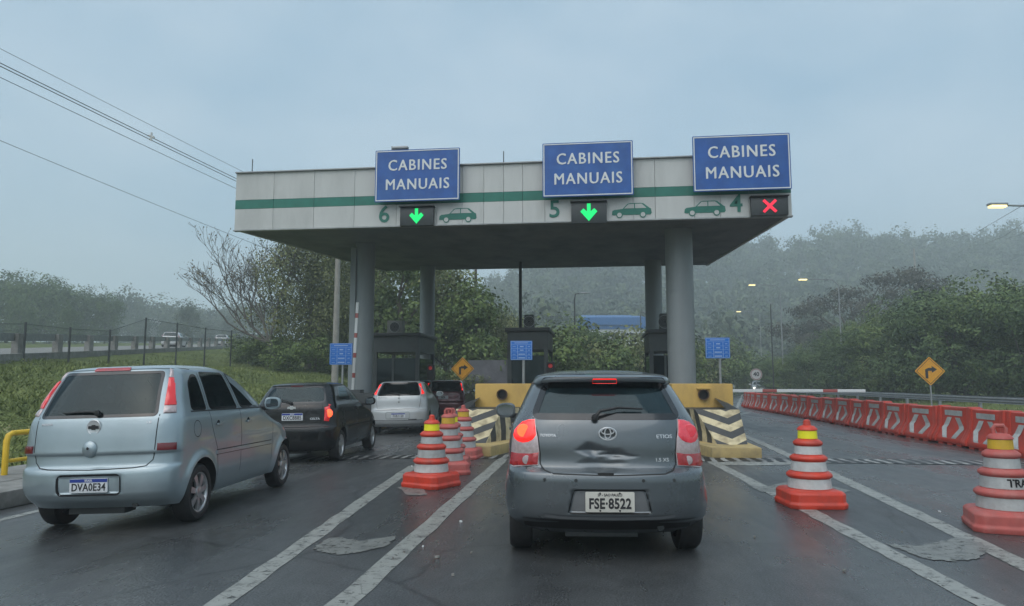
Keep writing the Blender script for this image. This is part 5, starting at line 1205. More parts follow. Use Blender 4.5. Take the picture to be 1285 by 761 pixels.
mb = MB(); strip_into(mb, [(.52, 1.148), (1.7, 1.135), (2.95, 1.12)], .014, fn, .002); mb.build('waist_trim', M['black'], g)
mb = MB(); strip_into(mb, disc_poly(.62, .965, .085, 28), .007, fn, .0012, True); mb.build('fuel_flap_seam', M['gap'], g)
mb = MB(); strip_into(mb, [(-.70, 1.588), (-.64, 1.60), (.64, 1.60), (.70, 1.588)], .006, S.rear, .001); mb.build('roof_seam', M['gap'], g)
wiper(g, S, [(.02, 1.155, .03), (-.05, 1.17, .03), (-.18, 1.172, .022), (-.36, 1.168, .02)])
P, N = rear_pt(S, -.40, .30, .03); 

# --- black hatchback
ce_S = Shape(rear=[(.22, .15), (.32, .03), (.42, 0), (.55, .0), (.63, .01), (.66, .05), (.72, .065), (.90, .075), (.96, .08), (1.02, .10), (1.06, .13), (1.15, .20), (1.30, .32), (1.36, .37), (1.385, .36), (1.41, .44), (1.435, .75), (1.445, 1.4)],
             front=[(.22, 3.65), (.32, 3.74), (.5, 3.77), (.68, 3.72), (.8, 3.5), (.9, 3.1), (.97, 2.80), (1.05, 2.65), (1.2, 2.38), (1.34, 2.12), (1.41, 1.95), (1.435, 1.75), (1.445, 1.45)],
             width=[(.22, .72), (.30, .76), (.42, .79), (.55, .805), (.70, .81), (.85, .805), (.95, .79), (1.02, .765), (1.08, .735), (1.2, .69), (1.32, .63), (1.385, .58), (1.41, .52), (1.435, .34), (1.445, .02)],
             cr=.34, n=2.9, wheels=(.62, 3.06), r=.285, arch=.335)
blackp = paint('black paint', (0.005, 0.0055, 0.006), .0, .24, dirt=(.018, .018, .017), amt=.3)
blackp.node_tree.nodes['Principled BSDF'].inputs['Coat Weight'].default_value = .35; blackp.node_tree.nodes['Principled BSDF'].inputs['Specular IOR Level'].default_value = .35
c = dict(name='hatchback', label='black hatchback behind the silver compact van with clear see-through rear window', shape=ce_S, paint=blackp, glass=glass_mat('lightly tinted glass', (.38, .42, .41)), side_glass=MATS['lightly tinted glass'],
         rear_win=[(.60, 1.075), (.50, 1.355)], win_r=.09, frit_w=.03, front_win=[(.60, 1.02), (.52, 1.35)],
         side_wins=[[(.62, 1.10), (1.42, 1.075), (1.40, 1.355), (.92, 1.345)], [(1.52, 1.07), (2.52, 1.05), (2.16, 1.27), (1.94, 1.355), (1.50, 1.36)]],
         gaps_side=[[(1.46, .40), (1.46, 1.38)], [(2.72, .42), (2.66, 1.03)]], handles=[(1.66, .92)], handle_mat=blackp,
         mould=[[(1.0, .60), (2.70, .60), (2.70, .635), (1.0, .635)]], mould_mat=M['black'],
         corner=[('tail_lamp', [('x', .60, .985), ('x', .70, 1.02), ('y', .22, 1.04), ('y', .20, .90), ('y', .16, .74), ('x', .60, .75)], (M['tail_red'], M['tail_bright']), .014)],
         gaps_rear=[[(.56, 1.05), (.57, .95), (.57, .72), (.52, .655), (0, .65)], [(.58, .935), (0, .925)]],
         rear_patches=[('brake_lamp', round_poly([(-.12, 1.365), (.12, 1.365), (.12, 1.383), (-.12, 1.383)], .006), M['tail_dark'], .006)],
         track=.785, wheel='alloy5', rim_r=.195, mirror=(2.42, 1.04, .90), mirror_mat=blackp, seat_y=(.95, 1.65), seat_z=(.86, .92))
RZc = YAW - math.atan(48 / FPX); pc_ = Vector((0, 0, CAM_H)) + cR * -3.29 + cF * 14.05; q = pc_ - Matrix.Rotation(RZc, 3, 'Z') @ Vector((.785, .62, 0))
g, S = build_car(c, (q.x, q.y, road_z(q.x)), RZc, roll=-.02); g.scale = (1, 1, 1.05)
plate_at(g, S, 0.02, .83, .40, .13, M['plate_white'], 'DXC8B85', .095, band=M['plate_blue'], top_txt='BRASIL', weight=.002, stretch=.84, ttop=.006)
P, N = rear_pt(S, 0, .99, .006); mb = MB(); flat_poly(mb, [(P.x + a * 1.5, P.z + b * 1.35) for a, b in bow], P.y - .008, P.y + .003); mb.build('emblem', M['chrome'], g)
for x0 in (.16, .46):
    P, N = rear_pt(S, x0, .655, .008); mb = MB(); mb.box((x0, P.y, .625), (.05, .01, .014)); mb.build('bumper_chip', M['chrome'], g)
P, N = rear_pt(S, .675, .88, .02); mb = MB(); mb.lathe([(.075, 0), (.065, -.014), (.001, -.02)], 18, P, 'Y', close=False); mb.build('lamp_bulb', M['tail_hot'], g)
badge_text(g, S, 'CELTA', .44, .79, .05, stretch=1.2)
wiper(g, S, [(-.02, 1.06, .03), (-.10, 1.09, .04), (-.28, 1.12, .03), (-.45, 1.135, .025)])

# --- pale silver hatchback, lamps lit, high on the pillars
pu_S = Shape(rear=[(.22, .15), (.32, .03), (.42, 0), (.58, .0), (.66, .01), (.69, .05), (.75, .07), (.95, .085), (1.05, .11), (1.09, .135), (1.2, .22), (1.38, .37), (1.43, .40), (1.455, .42), (1.475, .60), (1.49, .95), (1.50, 1.6)],
             front=[(.22, 3.9), (.34, 4.0), (.5, 4.03), (.68, 3.98), (.8, 3.75), (.92, 3.3), (1.02, 2.95), (1.1, 2.78), (1.3, 2.42), (1.43, 2.1), (1.475, 1.9), (1.49, 1.8), (1.50, 1.65)],
             width=[(.22, .74), (.30, .78), (.42, .815), (.6, .838), (.8, .842), (.92, .832), (1.02, .81), (1.08, .785), (1.2, .735), (1.36, .66), (1.43, .61), (1.455, .57), (1.475, .49), (1.49, .33), (1.50, .02)],
             cr=.38, n=2.8, wheels=(.68, 3.19), r=.295, arch=.345)
pale = paint('pale silver paint', (0.47, 0.49, 0.50), .35, .36, amt=.15)
c = dict(name='hatchback', label='pale silver hatchback with tall lit tail lamps, third car in lane 6', shape=pu_S, paint=pale, glass=G_DARK, side_glass=G_TINT, rear_win=[(.62, 1.09), (.51, 1.42)], win_r=.05, frit_w=.04, front_win=[(.62, 1.08), (.53, 1.42)],
         side_wins=[[(.90, 1.15), (1.72, 1.10), (1.66, 1.42), (1.10, 1.40)], [(1.82, 1.10), (2.62, 1.07), (2.26, 1.32), (2.02, 1.42), (1.78, 1.425)]],
         gaps_side=[[(1.77, .4), (1.75, 1.45)], [(2.85, .42), (2.8, 1.05)]], handles=[(1.05, .97), (1.95, .97)], handle_mat=pale,
         corner=[('tail_lamp', [('x', .60, 1.40), ('y', .49, 1.385), ('y', .36, 1.12), ('x', .665, 1.10)], M['tail_on'], .012)],
         gaps_rear=[[(.66, 1.085), (.645, .90), (.61, .72), (0, .70)]], rear_patches=[],
         track=.815, wheel='alloy5', mirror=(2.5, 1.07, .96), mirror_mat=pale, seat_y=(1.0, 1.8), seat_z=(.98, 1.02))
p = at(500, HORIZON, 21.0); RZp = YAW - math.atan(8 / FPX)
g, S = build_car(c, (p.x, p.y, road_z(p.x)), RZp, roll=-.02); g.scale = (1, 1, 1.045)
plate_at(g, S, .02, .53, .40, .13, M['plate_white'], 'FXR1120', .095, band=M['plate_blue'], weight=.002, stretch=.84, ttop=.006)
mb = MB(); strip_into(mb, round_poly([(-.34, .44), (.34, .44), (.34, .62), (-.34, .62)], .04), .02, S.rear, .003, True); mb.build('plate_recess_edge', M['steel'], g)
mb = MB(); strip_into(mb, [(-.72, .40), (0, .39), (.72, .40)], .012, S.rear, .002); mb.build('bumper_seam', M['gap'], g)
for z in (1.0, .90):
    P, N = rear_pt(S, .03, z, .003); mb = MB(); mb.lathe([(.032, 0), (.001, -.006)], 14, P, 'Y', close=False); mb.build('emblem', M['steel'], g)
badge_text(g, S, 'PUNTO', -.46, 1.02, .06, M['steel'])
wiper(g, S, [(.03, 1.09, .03), (-.06, 1.12, .035), (-.24, 1.13, .025)])
P, N = rear_pt(S, .4, .42, .004); mb = MB(); mb.box((.42, P.y, .42), (.26, .012, .022)); mb.build('fog_slot', M['ink'], g)

# --- maroon estate further on
ma_S = Shape(rear=[(.26, .15), (.36, .03), (.46, 0), (.62, .0), (.70, .02), (.74, .06), (.95, .08), (1.06, .10), (1.12, .14), (1.3, .25), (1.46, .36), (1.50, .40), (1.52, .6), (1.535, 1.0), (1.545, 1.7)],
             front=[(.26, 3.9), (.4, 4.05), (.6, 4.08), (.8, 3.95), (.95, 3.4), (1.04, 3.0), (1.2, 2.75), (1.4, 2.4), (1.5, 2.1), (1.52, 2.0), (1.535, 1.85), (1.545, 1.72)],
             width=[(.26, .76), (.36, .81), (.5, .835), (.75, .85), (.95, .84), (1.05, .82), (1.12, .79), (1.3, .73), (1.46, .66), (1.5, .61), (1.52, .52), (1.535, .36), (1.545, .02)],
             cr=.32, n=3.2, wheels=(.75, 3.25), r=.31, arch=.36)
maroon = paint('maroon paint', (0.10, 0.010, 0.016), .35, .3)
c = dict(name='estate_car', label='maroon car with high lit tail lamps passing the left toll booth', shape=ma_S, paint=maroon, glass=G_DARK, side_glass=G_TINT, rear_win=[(.64, 1.12), (.56, 1.45)], frit_w=.04, front_win=[(.62, 1.1), (.55, 1.46)],
         side_wins=[[(.80, 1.15), (1.72, 1.13), (1.68, 1.45), (.95, 1.44)], [(1.82, 1.13), (2.66, 1.10), (2.34, 1.34), (2.05, 1.45), (1.79, 1.455)]],
         gaps_side=[[(1.77, .45), (1.75, 1.48)]], handles=[(1.0, 1.0), (1.95, 1.0)], handle_mat=maroon,
         corner=[('tail_lamp', [('x', .665, 1.40), ('y', .42, 1.40), ('y', .30, 1.14), ('x', .71, 1.14)], M['tail_on'], .012)],
         gaps_rear=[[(.70, 1.10), (.66, .76), (0, .735)]], rear_patches=[], track=.825, wheel='alloy5', mirror=(2.55, 1.12, .97), mirror_mat=M['black'], seat_y=(1.05, 1.9), seat_z=(1.02, 1.06), detail=False)
p = at(556, HORIZON, 28.5); g, S = build_car(c, (p.x, p.y, road_z(p.x)), YAW - math.atan(66 / FPX)); g.scale = (1, 1, 1.05)
plate_at(g, S, 0, .88, .40, .13, M['plate_white'], 'GCA', .09, bolts=False)
mb = MB(); strip_into(mb, [(-.5, 1.0), (0, 1.0), (.5, 1.0)], .03, S.rear, .004); mb.build('tailgate_trim', M['dark_steel'], g)

# --- far traffic
far_S = ma_S
whitep = paint('white paint', (0.62, 0.63, 0.63), .0, .35)
def far_car(name, label, paint_, loc, rz, lamps, group=None, scale=1.0, lamp_mat=None):
    c = dict(name=name, label=label, shape=far_S, paint=paint_, glass=G_DARK, rear_win=[(.64, 1.12), (.56, 1.45)], front_win=[(.62, 1.1), (.55, 1.46)], wind_glass=G_DARK,
             side_wins=[[(.80, 1.15), (1.72, 1.13), (1.68, 1.45), (.95, 1.44)], [(1.82, 1.13), (2.66, 1.10), (2.34, 1.34), (2.05, 1.45), (1.79, 1.455)]], track=.825, wheel='alloy5', detail=False, mirror=(2.55, 1.12, .97),
             corner=[('tail_lamp', [('x', .665, 1.36), ('y', .42, 1.36), ('y', .30, 1.0), ('x', .71, 1.0)], lamps, .01)])
    g, S = build_car(c, loc, rz); g.scale = (scale,) * 3
    if lamp_mat is not None:
        for s in (-1, 1):
            P = S.front(np.array(.60 * s), np.array(.72)); mb = MB(); mb.lathe([(.11, 0), (.09, .03), (.001, .04)], 14, (P[0], P[1] + .0, P[2]), 'Y', close=False); mb.build('headlight', lamp_mat, g)
    return g
def on_raised(px, py, label, name, paint_, lamps, rev=False):
    best = None
    for t in np.linspace(0, 160, 1200):
        q = rd_pt(t, 1.5); xc = q.x * cR.x + q.y * cR.y; zc = q.x * cF.x + q.y * cF.y
        if zc > 1 and (best is None or abs(PW / 2 + FPX * xc / zc - px) < best[0]): best = (abs(PW / 2 + FPX * xc / zc - px), q, t)
    a = math.atan2(RD_D.y, RD_D.x) - math.pi / 2 + (math.pi if rev else 0); return far_car(name, label, paint_, best[1], a, lamps)
on_raised(213, 418, 'white car driving away on the raised road beyond the wire fence', 'estate_car', whitep, M['tail_dark'])
on_raised(277, 423, 'tiny white car far along the raised road near the bare tree', 'hatchback', whitep, M['tail_dark'])
p = at(951, 495, 84); far_car('estate_car', 'grey car coming with headlights on beside the speed sign', pale, (p.x, p.y, 0), math.radians(172), M['tail_on'], lamp_mat=M['head_on'])
p = at(905, 491, 96); far_car('hatchback', 'small dark car with red lamps far beyond the right yellow block', blackp, (p.x, p.y, 0), math.radians(-8), M['tail_on'])
p = at(922, 492, 108); far_car('hatchback', 'small pale car far away between the boom gate and the woods', pale, (p.x, p.y, 0), math.radians(-10), M['tail_red'])

# ------------------------------------------------------------------ vegetation
def leaf_quads(rng, C_, leaf, squash=.62):
    O = C_[:, 3:6] if C_.shape[1] > 3 else np.zeros_like(C_); C_ = C_[:, :3]; n = len(C_)
    N = O * 1.5 + rng.normal(size=(n, 3)) * .55 + np.array([0, 0, .25]); N /= np.linalg.norm(N, axis=1, keepdims=True) + 1e-9
    a = np.cross(N, rng.normal(size=(n, 3))); a /= np.linalg.norm(a, axis=1, keepdims=True) + 1e-9; b = np.cross(N, a)
    s = leaf * rng.uniform(.55, 1.35, (n, 1)); a = a * s * .5; b = b * s * .5 * squash
    return np.stack([C_ - a, C_ + b, C_ + a, C_ - b], 1)
def mesh_quads(name, Q, m, parent=None, loc=None):
    n = len(Q); me = bpy.data.meshes.new(name); me.vertices.add(4 * n); me.vertices.foreach_set('co', Q.reshape(-1).astype(np.float32))
    me.loops.add(4 * n); me.loops.foreach_set('vertex_index', np.arange(4 * n, dtype=np.int32)); me.polygons.add(n); me.polygons.foreach_set('loop_start', np.arange(0, 4 * n, 4, dtype=np.int32)); me.polygons.foreach_set('loop_total', np.full(n, 4, np.int32))
    me.update(calc_edges=True); me.validate(); return link(name, me, m, parent, loc)
def crown_points(rng, lobes, per_clump=26, clump=.55):
    out = []
    for (cx, cy, cz, rx, ry, rz, n) in lobes:
        d = rng.normal(size=(n, 3)); d /= np.linalg.norm(d, axis=1, keepdims=True); r = rng.uniform(.45, 1.0, (n, 1)) ** .6
        c = d * r * np.array([rx, ry, rz]) * rng.uniform(.82, 1.14, (n, 1)) + np.array([cx, cy, cz])
        k = per_clump; v = np.clip(rng.normal(size=(n * k, 3)), -1.5, 1.5) * np.array([1, 1, .62]); p = np.repeat(c, k, 0) + v * clump
        o = np.repeat(d, k, 0) * .75 + v / (np.linalg.norm(v, axis=1, keepdims=True) + 1e-9) * .6; o /= np.linalg.norm(o, axis=1, keepdims=True) + 1e-9; out.append(np.concatenate([p, o], 1))
    return np.concatenate(out)
def auto_lobes(rng, h, w, n_lobes, z0, clumps):
    L_ = []
    for i in range(n_lobes):
        a = rng.uniform(0, 2 * math.pi); q = rng.uniform(.1, 1) ** .7; z = z0 + (h - z0) * rng.uniform(.15, .9); rr = w * .5 * (1 - .55 * abs((z - z0) / (h - z0) - .42))
        s = rng.uniform(.20, .36) * w; L_.append((math.cos(a) * q * max(rr - s * .5, .2), math.sin(a) * q * max(rr - s * .5, .2), z, s, s, s * rng.uniform(.6, .85), clumps))
    return L_
def make_tree(name, label, cat, seed, h, w, leafm, z0=None, n_lobes=16, clumps=16, per=20, leaf=.26, clump=.42, bark='bark', droop=False, group=None):
    rng = np.random.default_rng(seed); z0 = h * .22 if z0 is None else z0
    g = thing(name, label, cat, group=group); L_ = auto_lobes(rng, h, w, n_lobes, z0, clumps)
    P = crown_points(rng, L_, per, clump)
    if droop: P[:, 2] -= .12 * np.hypot(P[:, 0], P[:, 1]) ** 1.5 * rng.uniform(.5, 1.2, len(P))
    P = P[P[:, 2] > .15]
    mesh_quads('crown', leaf_quads(rng, P, leaf), leafm, g)
    mb = MB(); tr = .028 * h ** .9; top = h * .7
    sp = [(0, 0, -.3)] + [(rng.normal() * .03 * h * t, rng.normal() * .03 * h * t, top * t) for t in (.25, .5, .75, 1)]
    mb.tube(sp, [tr * 1.25, tr, tr * .8, tr * .55, tr * .2], 8)
    for i, l in enumerate(L_[:10]):
        b0 = Vector(sp[1 + i % 3]); e = Vector(l[:3]); mid = b0.lerp(e, .5) + Vector((0, 0, -.06 * h * rng.random())); mb.tube([b0, mid, e], [tr * .45, tr * .28, tr * .08], 6)
    mb.build('trunk', M[bark], g); return g
def stand(o, px, Z, scale=None, rz=0.0, dz=0.0):
    p = at(px, HORIZON, Z); o.location = (p.x, p.y, float(terrain(p.x, p.y)) + dz); o.rotation_euler = (0, 0, rz)
    if scale is not None: o.scale = scale if isinstance(scale, (tuple, list)) else (scale,) * 3
    return o
def stand_copy(src, px, Z, scale, rz, label, group=None):
    c = copy_tree(src); c['label'] = label
    if group: c['group'] = group
    elif 'group' in c: del c['group']
    return stand(c, px, Z, scale, rz)

# right-hand woods behind the guard rail
G_R = 'bushy trees of the wood behind the right guard rail'
LAB_R = 'bushy dark green tree in the dense wood behind the right guard rail'
tA = make_tree('bushy_tree', LAB_R, 'tree', 11, 8.0, 8.5, L['mid'], z0=.4, n_lobes=17, clumps=26, per=30, leaf=.23, clump=.34, group=G_R)
tB = make_tree('bushy_tree', LAB_R, 'tree', 12, 8.0, 8.0, L['dark'], z0=.3, n_lobes=17, clumps=26, per=30, leaf=.23, clump=.34, group=G_R)
tC = make_tree('bushy_tree', 'x', 'tree', 13, 8.0, 7.5, L['olive'], z0=.5, n_lobes=18, clumps=17, per=20, leaf=.28)
rowR = [('B', 1296, 42, .80), ('A', 1240, 46, .86), ('B', 1196, 46, .80), ('A', 1282, 52, 1.02), ('B', 1150, 50, .78), ('A', 1212, 56, 1.16), ('A', 1118, 53, .74), ('B', 1176, 58, 1.04), ('B', 1085, 56, .66), ('A', 1250, 60, 1.12), ('A', 1138, 62, 1.02), ('B', 1050, 60, .56), ('A', 1098, 66, .92), ('B', 1018, 64, .50), ('A', 992, 68, .46), ('B', 1058, 72, .84), ('B', 962, 76, .46), ('A', 1028, 76, .66), ('A', 936, 86, .44), ('B', 1000, 82, .56), ('A', 1335, 46, .95), ('B', 1390, 40, .95), ('B', 1310, 60, 1.15), ('A', 968, 94, .58)]
first = {}
for k, (q, px, Z, s) in enumerate(rowR):
    src = tA if q == 'A' else tB; o = src if q not in first else copy_tree(src); first[q] = 1
    stand(o, px, Z, (s * 1.05, s * 1.05, s), k * 1.9)
# far umbrella tree on the right
ub = thing('umbrella_tree', 'wide dark flat-topped tree rising above the right-hand woods', 'tree'); rng = np.random.default_rng(77)
lob = [(x, rng.uniform(-3, 3), z, rng.uniform(2.0, 3.4), 2.6, rng.uniform(.8, 1.3), 26) for x, z in ((-9, 8.6), (-6.5, 11.2), (-5, 9), (-3, 12.6), (-1, 11), (0, 14), (2.5, 12.2), (3.5, 15.2), (5.5, 13.2), (7, 16), (8.5, 13.4), (9, 15), (10.5, 12.5), (5, 9.5), (-8, 7), (1, 8.6), (-3, 7.6), (8, 10.5))]
mesh_quads('crown', leaf_quads(rng, crown_points(rng, lob, 22, .55), .40), L['brown'], ub); mb = MB()
mb.tube([(0, 0, -.5), (.3, 0, 4), (.5, 0, 8), (1.5, 0, 13)], [.42, .36, .28, .08], 8)
for l in lob: mb.tube([(.3, 0, 3.5 + .25 * abs(l[0])), (l[0] * .5, l[1] * .5, l[2] * .72 + 1), l[:3]], [.2, .13, .04], 6)
mb.build('trunk', M['bark'], ub); stand(ub, 1078, 100)
# shrubs seen through the plaza, between the right columns
G_S = 'shrubs beyond the plaza'
sh = make_tree('shrub', 'rounded green shrub in the row seen through the open lane 5', 'shrub', 21, 4.2, 6.0, L['mid'], z0=.1, n_lobes=14, clumps=14, per=20, leaf=.27, group=G_S)
sh2 = make_tree('shrub', 'brownish olive shrub in the row seen through the open lane 5', 'shrub', 22, 4.2, 6.5, L['olive'], z0=.1, n_lobes=14, clumps=14, per=20, leaf=.27, group=G_S + ' with olive leaves')
stand(sh, 700, 46, 1.0, .3); stand(sh2, 735, 52, 1.0, 1.1)
for k, (q, px, Z, s) in enumerate([(1, 770, 50, .9), (2, 800, 56, 1.15), (1, 745, 60, 1.35), (2, 712, 62, 1.35), (1, 842, 58, 1.1), (2, 868, 64, 1.0), (1, 905, 74, 1.0), (2, 782, 68, 1.4), (1, 690, 66, 1.5), (2, 885, 84, 1.4), (1, 830, 78, 1.5), (2, 675, 58, 1.2), (1, 925, 96, 1.5)]):
    o = copy_tree(sh if q == 1 else sh2); stand(o, px, Z, s, k * 1.3)
dk = stand_copy(tB, 742, 58, (.48, .48, .70), .4, 'dark rounded tree standing among the shrubs beside the tall lamp post')
# trees behind the left half of the plaza
t1 = make_tree('feathery_tree', 'big feathery green tree leaning over the bank left of the left column', 'tree', 31, 10.4, 9.6, L['olive'], z0=1.2, n_lobes=30, clumps=26, per=44, leaf=.17, clump=.46, bark='bark_pale', droop=True)
stand(t1, 386, 47, (.86, .86, .95), .5)
t1b = stand_copy(t1, 432, 56, (.86, .86, .95), 2.2, 'feathery green tree partly behind the utility pole'); 
t2 = make_tree('leafy_tree', 'tall leafy tree between the two left columns', 'tree', 32, 11, 7.5, L['mid'], z0=1.0, n_lobes=24, clumps=18, per=20, leaf=.28)
stand(t2, 505, 50, 1.0)
stand_copy(t2, 470, 58, (1.0, 1.0, .98), 1.7, 'leafy tree behind the front left column')
stand_copy(tC, 560, 54, (.85, .85, 1.22), .8, 'olive leafy tree just right of the rear left column')
stand_copy(t2, 533, 63, (1.0, 1.0, 1.05), 3.1, 'leafy tree hidden behind the rear left column')
t3 = make_tree('weeping_tree', 'drooping green tree left of the middle toll booth', 'tree', 33, 8.8, 6.8, L['mid'], z0=1.5, n_lobes=18, clumps=18, per=22, leaf=.27, droop=True); stand(t3, 603, 50)
stand_copy(tC, 628, 60, (.7, .7, .95), 2.0, 'olive tree behind the drooping tree near the middle booth'); stand_copy(sh2, 585, 46, (.55, .55, .5), .3, 'low olive shrub behind the left diamond sign')
tC_used = stand(tC, 652, 66, (.8, .8, .92), 1.1); tC['label'] = 'olive tree right behind the middle toll booth'
# undergrowth below the feathery tree
G_U = 'dark undergrowth shrubs on the left bank'
for k, (px, Z, s) in enumerate([(335, 46, .62), (362, 43, .55), (395, 45, .6), (420, 48, .7), (312, 52, .6), (448, 52, .7), (486, 46, .6), (530, 46, .55)]):
    stand_copy(sh, px, Z, (s, s, s * .8), k * 2.1, 'dark shrub in the undergrowth beneath the feathery trees on the left bank', G_U)
# bare tree
bt = thing('bare_tree', 'nearly leafless tree with fine spreading twigs above the wire fence', 'tree'); rnd = random.Random(8); mb = MB(); tips = []
def branch(p, d, ln, r, depth):
    pts = [p]; dd = Vector(d); n = 4
    for i in range(n):
        dd = (dd + Vector((rnd.uniform(-.16, .16), rnd.uniform(-.16, .16), rnd.uniform(-.05, .14)))).normalized(); pts.append(pts[-1] + dd * ln / n)
    mb.tube(pts, [max(.010, r * (1 - .55 * i / n)) for i in range(n + 1)], 6 if depth < 3 else 4, cap=False)
    if depth >= 6: tips.append(pts[-1]); return
    for k in range(3 if depth < 5 else 2):
        i = rnd.randint(2, n); s = .55 + .12 * depth * .4; nd = (dd + Vector((rnd.uniform(-s, s) - .05, rnd.uniform(-s, s), rnd.uniform(-.18, .42)))).normalized(); branch(pts[i], nd, ln * rnd.uniform(.62, .82), r * .56, depth + 1)
for d, ln in (((-.62, -.1, .62), 2.9), ((-.35, .2, .9), 3.0), ((-.95, 0, .40), 2.9), ((.1, .1, .95), 2.6)): branch(Vector((-.2, 0, 1.7)), Vector(d).normalized(), ln, .105, 1)
mb.tube([(.35, 0, -.4), (.15, 0, .6), (-.2, 0, 1.8)], [.24, .2, .16], 8); mb.build('trunk', mat('bare bark', (.10, .092, .080), .9), bt)
rng = np.random.default_rng(5); T = np.array([tuple(t) for t in tips]); T = T[rng.random(len(T)) < .32]; T = np.repeat(T, 3, 0) + rng.normal(size=(len(T) * 3, 3)) * .16; mesh_quads('leaves', leaf_quads(rng, T, .13), L['twig'], bt)
stand(bt, 340, 44, .98)
# trees beyond the raised road on the left
G_L = 'dark trees in a row beyond the raised road'
f1 = make_tree('broad_tree', 'dark broad tree in the row beyond the raised road at the left edge', 'tree', 41, 16, 18, L['dark'], z0=1.0, n_lobes=26, clumps=18, per=18, leaf=.62, clump=.8, group=G_L)
def stand_far(o, px, Z, top_py, h):
    p = at(px, HORIZON, Z); zt = at(px, top_py, Z).z; zb = float(terrain(p.x, p.y)) ; s = max(.2, (zt - zb) / h); o.location = (p.x, p.y, zb); return s
for k, (px, Z, top, wsc) in enumerate([(4, 120, 343, 1.0), (38, 112, 349, .85), (70, 122, 353, 1.0), (100, 128, 362, .8), (128, 124, 371, .75), (-40, 115, 340, 1.1), (20, 100, 372, .6), (82, 100, 382, .55), (-95, 110, 345, 1.1)]):
    o = f1 if k == 0 else copy_tree(f1); s = stand_far(o, px, Z, top, 16.6); o.scale = (s * wsc, s * wsc, s); o.rotation_euler = (0, 0, k * 1.3)
f2 = make_tree('hazy_tree', 'pale hazy tree far away between the dark row and the bare tree', 'tree', 42, 16, 15, L['far'], z0=.5, n_lobes=20, clumps=16, per=16, leaf=.8, clump=1.1, group='hazy far trees on the left')
for k, (px, Z, top, wsc) in enumerate([(158, 210, 371, .9), (192, 240, 381, 1.2), (215, 220, 386, 1.0), (240, 250, 388, 1.1), (270, 230, 390, 1.0), (300, 240, 384, 1.2), (330, 210, 380, 1.2), (172, 190, 398, .8), (140, 230, 378, 1.0), (206, 185, 402, .7), (255, 190, 404, .9), (285, 185, 402, .9)]):
    o = f2 if k == 0 else copy_tree(f2); s = stand_far(o, px, Z, top, 15.0); o.scale = (s * wsc, s * wsc, s); o.rotation_euler = (0, 0, k * 2.3)
o = stand_copy(f2, 232, 150, 1, .4, 'round-headed small tree left of the bare tree beyond the white car'); s = stand_far(o, 232, 150, 384, 15.0); o.scale = (s * .7, s * .7, s)
# wooded hill
kind(grid_obj('hill', np.linspace(-420, 640, 60), np.linspace(60, 640, 48), lambda X, Y: np.where((X * cF.x + Y * cF.y > 110), hill(X, Y), -1.5), M['grass']), 'structure')
rng = np.random.default_rng(99); protoP = []
for k in range(5):
    L_ = auto_lobes(rng, 14, 8.5, 8, 3.5, 9); protoP.append(crown_points(rng, L_, 9, .75))
allP = []; trunks = MB(); cnt = 0
while cnt < 1900:
    px = rng.uniform(420, 1560); Z = 135 + 285 * rng.random() ** .9; p = at(px, HORIZON, Z); zh = float(hill(p.x, p.y))
    s = rng.uniform(.7, 1.25) * (1.0 if Z < 300 else 1.28); q = protoP[rng.integers(5)]; a = rng.uniform(0, 6.28); R = np.array([[math.cos(a), -math.sin(a), 0], [math.sin(a), math.cos(a), 0], [0, 0, 1]])
    if Z < 240: q = q[rng.random(len(q)) < .8]
    allP.append(np.concatenate([q[:, :3] @ R.T * np.array([s, s, s * rng.uniform(.9, 1.25)]) + np.array([p.x, p.y, zh]), q[:, 3:] @ R.T], 1)); cnt += 1
    if Z > 250 and rng.random() < .3: trunks.tube([(p.x, p.y, zh), (p.x, p.y, zh + 12 * s)], .22, 4, cap=False)
kind(trunks.build('forest_trunks', M['bark_pale']), 'stuff')
A = np.concatenate(allP); A = A[rng.random(len(A)) < .75]
kind(mesh_quads('forest', leaf_quads(rng, A, 1.25), L['far']), 'stuff'); print('forest quads', len(A))
# grass and weeds on the left bank, by the tree feet and the right verge
pts = []
rng = np.random.default_rng(3)
n = 90000; X = rng.uniform(-24, -9.2, n); Y = 4 + 56 * rng.random(n) ** 1.3; pts.append(np.stack([X, Y, terrain(X, Y)], -1))
n = 16000; X = rng.uniform(-46, -23, n); Y = rng.uniform(20, 75, n); t_, d_, e_ = road2(X, Y); k = d_ > 6; pts.append(np.stack([X, Y, terrain(X, Y)], -1)[k])
n = 9000; X = rng.uniform(17.3, 24, n); Y = rng.uniform(5, 62, n); pts.append(np.stack([X, Y, terrain(X, Y)], -1))
n = 9000; X = rng.uniform(-22, -8.8, n); Y = rng.uniform(55, 95, n); pts.append(np.stack([X, Y, terrain(X, Y)], -1))
B = np.concatenate(pts); n = len(B); a = rng.uniform(0, 6.28, n); patchy = .6 + .8 * (np.sin(B[:, 0] * .9 + 1.3 * np.sin(B[:, 1] * .35)) * np.sin(B[:, 1] * .6) > 0); hgt = rng.uniform(.03, .11, n) * patchy; wd_ = rng.uniform(.012, .03, n)
d1 = np.stack([np.cos(a) * wd_, np.sin(a) * wd_, 0 * a], -1); u = np.stack([rng.normal(size=n) * .08, rng.normal(size=n) * .08, hgt], -1)
kind(mesh_quads('grass', np.stack([B - d1, B + d1, B + d1 * .3 + u, B - d1 * .3 + u * .96], 1), L['grass']), 'stuff')

